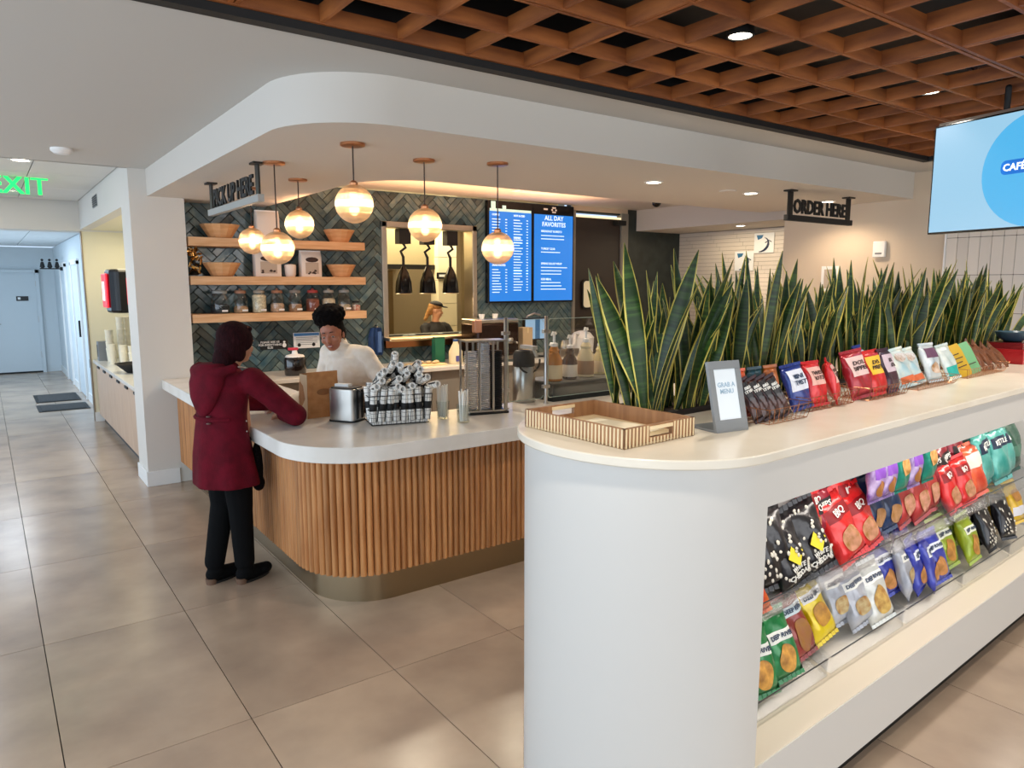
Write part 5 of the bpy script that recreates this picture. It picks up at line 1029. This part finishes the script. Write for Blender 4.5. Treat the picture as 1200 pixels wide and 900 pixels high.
def customer():
    fdir = V(.906,.423,0); rt = V(.423,-.906,0); C = V(1.085,4.31,0)
    W = thing('person','woman in a burgundy hooded coat, black trousers and black ankle boots at the counter','person',(C.x,C.y,0))
    def w(*a): return V(*a) - C           # world to her own frame
    def l(x, y, z): return rt*x + fdir*y + V(0,0,z)
    sk = mat('skin_customer','#c99a7c',.5,col2='#b98566',scale=12); coat = mat('coat_burgundy','#650a1e',.9,col2='#530818',scale=14,bump=.25,bscale=160,spec=.2); blk = mat('trousers_black','#08090b',.9,spec=.15)
    Rs, Ls = w(1.20,4.16,1.21), w(1.04,4.44,1.215); Re, Le = w(1.42,4.10,.995), w(1.20,4.63,1.03)
    Rw, Lw = w(1.405,4.27,.985), w(1.44,4.60,.995)
    hc = w(1.17,4.315,1.405); Rh = frame(V(.93,.36,-.10),-.02)
    b = MB(); P = head(b, hc, Rh, 1.0)
    b.cap(l(0,0,1.22), hc+V(-.01,-.0,-.05), .058, .052)
    b.cap(l(0,0,.92), l(0,0,1.16), .135, .125); b.cap(l(-.1,0,1.2), l(.1,0,1.2), .065, .065)
    for s, S_, E_, W_ in ((1,Rs,Re,Rw),(-1,Ls,Le,Lw)):
        b.cap(S_, E_, .050, .040); b.cap(E_, W_, .040, .026)
    hand(b, Rw, w(1.40,4.37,.955)-Rw, V(0,0,1), V(1,0,0), .5); hand(b, Lw, w(1.56,4.58,.97)-Lw, V(0,0,1), V(0,-1,0), .7)
    for s in (1,-1):
        ft = l(.075*s, -.02+(.04 if s>0 else -.05), 0)
        b.cap(l(.068*s,-.01,.86), l(.074*s,.008,.47), .092, .060); b.cap(l(.074*s,.008,.47), ft+V(0,0,.09), .058, .040)
        b.cap(ft+V(0,0,.055)-fdir*.02, ft+fdir*.13+V(0,0,.03), .040, .028)
    organic(b, 'body', sk, W, .0065, 4)
    face_parts(P, Rh, W, mat('lips_rose','#a8584c',.5))
    # trousers
    b = MB()
    for s in (1,-1):
        ft = l(.075*s, -.02+(.04 if s>0 else -.05), 0)
        b.cap(l(.068*s,-.01,.84), l(.074*s,.005,.47), .098, .072); b.cap(l(.074*s,.005,.47), ft+V(0,0,.125)-fdir*.005, .070, .058, 14)
    b.ell(l(0,-.03,.86),(.145,.115,.13))
    organic(b, 'trousers', blk, W, .009, 5)
    for s in (1,-1):
        ft = l(.075*s, -.02+(.04 if s>0 else -.05), 0); b = MB()
        b.cap(ft+V(0,0,.075), ft+V(0,0,.16), .048, .046); b.cap(ft+V(0,0,.052)-fdir*.02, ft+fdir*.155+V(0,0,.036), .044, .034); b.ell(ft+fdir*.12+V(0,0,.04),(.05,.05,.032))
        bt = organic(b, 'boot', blk, W, .006, 4)
        hb = MB(); hb.lathe([(.030,0),(.034,.035)],12,c=tuple(ft-fdir*.035)); hb.build('heel', mat('heel_tan','#6b5140',.6), bt, True)
        sb = MB(); sb.loft([[tuple(ft+fdir*(.06+.11*cos(t))*1.0+rt*.042*sin(t)+V(0,0,z)) for t in [2*pi*q/18 for q in range(18)]] for z in (.0,.014)]); sb.build('sole', M_black, bt, True)
    # coat body: flared skirt, waist, shoulders, sleeves, hood
    b = MB(); rings = []
    for z, hx, hy, oy, lob in ((.60,.205,.178,-.01,1),(.66,.200,.170,-.015,1),(.78,.186,.150,-.03,.7),(.90,.170,.130,-.035,.4),(1.0,.158,.122,-.03,.2),(1.10,.162,.126,-.02,0),(1.18,.170,.124,-.016,0),(1.235,.155,.105,-.016,0),(1.275,.110,.085,-.01,0),(1.31,.072,.075,0,0)):
        rings.append([l(hx*cos(t)*(1+.035*lob*sin(7*t)), oy+hy*sin(t)*(1+.035*lob*sin(7*t)), z) for t in [2*pi*q/40 for q in range(40)]])
    b.loft(rings)
    for S_, E_, W_ in ((Rs,Re,Rw),(Ls,Le,Lw)):
        b.cap(S_, E_, .076, .062, 14); W2 = E_.lerp(W_, .86); b.cap(E_, W2, .066, .052, 14)
        b.ell(S_, (.078,.078,.074)); m_ = S_.lerp(E_,.55); b.ell(m_+V(0,0,-.02),(.072,.072,.056),(0,.5,0))
    cbody = organic(b, 'coat', coat, W, .009, 4)
    hb = MB()
    rg = []
    for t, z, hx, hy, oy in ((0,1.31,.085,.065,-.075),(1,1.27,.115,.075,-.095),(2,1.20,.130,.062,-.118),(3,1.12,.105,.050,-.138),(4,1.05,.062,.035,-.145),(5,1.01,.020,.018,-.145)):
        rg.append([l(hx*cos(a), oy+hy*sin(a), z) for a in [2*pi*q/24 for q in range(24)]])
    hb.loft(rg); hb.tube([l(.14*cos(a),-.035+.115*sin(a),1.285-.025*sin(a)*-1) for a in [pi*(-.08-1.0*q/14*.84) if False else -pi*q/14 for q in range(15)]], .028, 8)
    organic(hb, 'hood', coat, cbody, .009, 6)
    # (left out)
    MB().tube([l(.160*cos(a),-.03+.125*sin(a),1.0) for a in [-.5-2.1*q/12 for q in range(13)]], .012, 6).build('waist_tab', coat, cbody, True)
    for dz in (-.02,.02): MB().ell(l(.05,-.158,1.0+dz),(.014,.014,.005)).build('buckle', M_steel, cbody, True)
    for z in (.92,.98): MB().ell(l(.168,.0,z),(.004,.004,.006)).build('side_button', M_steel, cbody, True)
    MB().cap(l(.15,-.02,1.29), l(.17,.03,1.275), .006,.006).build('shoulder_stud', M_steel, cbody, True)
    # dark bag hanging in front
    # hair
    hm = mat('hair_auburn','#1d080b',.85,spec=.12,col2='#2c0d11',scale=30,stretch=(3,3,.6),bump=.6,bscale=90); b = MB(); e = Rh.to_euler()
    b.ell(P(0,-.025,.045),(.090,.104,.090),e,20,14); b.ell(P(0,-.06,-.02),(.088,.070,.10),e,18,12)
    b.ell(P(.01,-.10,-.10),(.064,.050,.095),e); b.ell(P(.02,-.125,-.18),(.046,.035,.075),e)
    for s in (-1,1): b.ell(P(s*.062,-.01,.03),(.026,.07,.07),e); b.ell(P(s*.068,-.03,-.045),(.022,.04,.055),e); b.ell(P(s*.03,.028,.095),(.045,.035,.020),e)
    for q in range(9):
        a = -1.3+2.6*q/8; b.cap(P(.086*sin(a),-.03-.075*cos(a),.02), P(.05*sin(a),-.06-.055*cos(a),-.13), .014,.010,8)
    organic(b, 'hair', hm, W, .006, 3)
    # (left out)
    b = MB(); b.ell(l(.155,.075,.70),(.03,.045,.15)); b.ell(l(.15,.08,.60),(.035,.05,.05)); organic(b,'shoulder_bag', mat('bag_fur','#0c0808',.95,spec=.1,bump=1,bscale=120), W, .008, 2)
    return W
customer()

def cashier():
    C = V(2.2,4.75,0); f = V(-.86,-.51,0).normalized(); rt = f.cross(V(0,0,1))
    W = thing('person','smiling woman with a dark hair puff and cream turtleneck leaning over the counter','person',(C.x,C.y,0))
    def w(*a): return V(*a) - C
    sk = mat('skin_cashier','#ad6f53',.42,col2='#9c6048',scale=12); kn = mat('cream_knit','#f0e9de',.9,col2='#e6dccc',scale=20,bump=.3,bscale=140)
    hc = w(1.885,4.66,1.415); Rh = frame(V(-.62,-.76,-.26),0,.12)
    nk = w(1.97,4.69,1.31); ch = w(2.04,4.68,1.18); hp = w(2.24,4.76,.93)
    nS, fS = w(2.07,4.56,1.26), w(1.94,4.83,1.27); nE, fE = w(2.20,4.43,1.04), w(1.86,4.85,1.02); nW, fW = w(2.10,4.30,.985), w(1.54,4.66,.975)
    b = MB(); P = head(b, hc, Rh, 1.0)
    b.cap(nk, hc+(nk-hc)*.35, .052, .048); b.cap(hp, ch, .13, .125); b.cap(nS.lerp(fS,.2), nS.lerp(fS,.8), .065,.065)
    for S_,E_,W_ in ((nS,nE,nW),(fS,fE,fW)): b.cap(S_,E_,.048,.038); b.cap(E_,W_,.038,.026)
    hand(b, fW, w(1.43,4.62,.965)-fW, V(0,0,1), V(0,-1,0), .5); hand(b, nW, w(2.04,4.22,.965)-nW, V(0,0,1), V(-1,.3,0), .6)
    for s in (1,-1):
        hpj = hp + rt*.085*s; kn_ = w(2.25,4.78,.48)+rt*.09*s; an = w(2.30,4.80,.08)+rt*.09*s; b.cap(hpj, kn_, .092,.06); b.cap(kn_, an, .058,.038); b.cap(an-V(0,0,.03), an+f*.13-V(0,0,.05), .036,.028)
    organic(b, 'body', sk, W, .0065, 4)
    face_parts(P, Rh, W, mat('lips_dark','#8c3f38',.4))
    MB().ell(P(0,.0895,-.0548),(.016,.004,.0028),Rh.to_euler(),10,6).build('teeth', mat('teeth','#efe9e0',.3), W, True)
    for s in (-1,1): MB().ell(P(s*.078,-.01,-.045),.006).build('earring', mat('gold','#c9a24a',.3,1), W, True)
    b = MB()
    b.loft([[tuple(p) for p in ring] for ring in [[hp.lerp(ch,t)+rt*hx*cos(a)+f*hy*sin(a)+V(0,0,dz) for a in [2*pi*q/32 for q in range(32)]] for t,hx,hy,dz in ((-.05,.185,.16,0),(.4,.175,.15,0),(.85,.19,.15,0),(1.15,.185,.135,0),(1.32,.13,.10,0))]])
    b.cap(nk+V(0,0,-.04), nk.lerp(hc,.42)+V(0,0,-.005), .070, .064,16); b.cap(nS, fS, .078,.078); b.ell(ch,(.19,.17,.16))
    for S_,E_,W_ in ((nS,nE,nW),(fS,fE,fW)): b.cap(S_,E_,.070,.052,14); b.cap(E_,E_.lerp(W_,.92),.052,.038,14)
    sw_ = organic(b, 'sweater', kn, W, .009, 4)
    MB().tube([nk.lerp(hc,.36)+rt*.066*cos(a)+f*.066*sin(a)+V(0,0,.012*sin(a)) for a in [2*pi*q/20 for q in range(21)]], .009, 8).build('collar_fold', kn, sw_, True)
    b = MB()
    for s in (1,-1):
        hpj = hp + rt*.085*s; kn_ = w(2.25,4.78,.48)+rt*.09*s; an = w(2.30,4.80,.10)+rt*.09*s; b.cap(hpj, kn_, .11,.08); b.cap(kn_, an, .078,.065)
    b.ell(hp+V(0,0,-.02),(.18,.15,.11)); organic(b, 'trousers', mat('trousers_dark','#15161a',.85), W, .01, 4)
    for s in (1,-1):
        an = w(2.30,4.80,.08)+rt*.09*s; b = MB(); b.cap(an-V(0,0,.035)-f*.02, an+f*.15-V(0,0,.045), .042,.034); organic(b,'shoe',M_black,W,.008,3)
    hm = mat('hair_black','#070505',.9,spec=.1,col2='#0f0a09',scale=60,bump=1.0,bscale=160); b = MB(); e = Rh.to_euler()
    b.ell(P(0,-.028,.050),(.082,.095,.078),e,20,14); rh = random.Random(3)
    top = P(0,-.03,.125)
    b.ell(top,(.108,.102,.074),e)
    for q in range(150):
        a, z = rh.uniform(0,6.28), rh.uniform(-.6,1); r = math.sqrt(1-z*z*.98); b.ell(top+Rh@V(.102*r*cos(a),.096*r*sin(a),.068*z), rh.uniform(.010,.016), None, 8, 6)
    for s in (-1,1): b.ell(P(s*.066,-.035,.0),(.018,.045,.05),e)
    organic(b, 'hair', hm, W, .006, 1)
    return W
cashier()

def cook():
    C = V(4.55,7.9,0); W = thing('person','cook in a dark shirt with a tan cap seen through the kitchen window','person',(C.x,C.y,0))
    hc = V(-.0,-.03,1.60); f = V(.9,-.35,-.15); Rh = frame(f); b = MB(); P = head(b, hc, Rh)
    b.cap(V(0,0,1.0),V(0,0,1.32),.13,.13); b.cap(V(-.13,0,1.38),V(.13,0,1.38),.06,.06); b.cap(V(0,0,1.4),hc+V(0,0,-.06),.055,.05)
    hands = ((V(.17,-.02,1.36),V(.28,-.12,1.12),V(.42,-.2,1.2)),(V(-.17,0,1.36),V(-.2,-.15,1.12),V(.02,-.3,1.16)))
    for S_,E_,W_ in hands: b.cap(S_,E_,.045,.036); b.cap(E_,W_,.036,.025); hand(b,W_,V(1,-.3,0),V(0,0,1),V(0,1,0),.6)
    for s in (1,-1): b.cap(V(.09*s,0,.92),V(.09*s,0,.48),.09,.06); b.cap(V(.09*s,0,.48),V(.09*s,0,.08),.055,.04); b.cap(V(.09*s,0,.05),V(.09*s+.1,-.04,.035),.04,.03)
    organic(b,'body',mat('skin_cook','#d9a583',.5),W,.008,4); face_parts(P,Rh,W,MATS['lips_rose'])
    b = MB(); b.cap(V(0,0,.95),V(0,0,1.3),.15,.16); b.cap(V(-.14,0,1.36),V(.14,0,1.36),.08,.08)
    for S_,E_,W_ in hands: b.cap(S_,E_,.065,.055)
    organic(b,'shirt',mat('shirt_dark','#1b1a1c',.85),W,.01,4)
    b = MB(); 
    for s in (1,-1): b.cap(V(.09*s,0,.92),V(.09*s,0,.12),.11,.075)
    organic(b,'trousers',MATS['trousers_dark'],W,.012,3)
    b = MB(); e=Rh.to_euler(); b.ell(P(0,-.02,.055),(.084,.10,.07),e); b.ell(P(0,-.075,.0),(.07,.05,.08),e); b.cap(P(0,-.1,-.03),P(0,-.13,-.14),.035,.025)
    W.scale = (.89,.89,.89)
    organic(b,'hair',mat('hair_blond','#b98a4e',.6,col2='#8a5f30',scale=40),W,.008,3)
    b = MB(); b.ell(P(0,-.01,.085),(.086,.098,.05),e); b.ell(P(0,.11,.068),(.06,.055,.010),e); organic(b,'cap',mat('cap_dark','#1e1c1d',.8),W,.007,2)
cook()
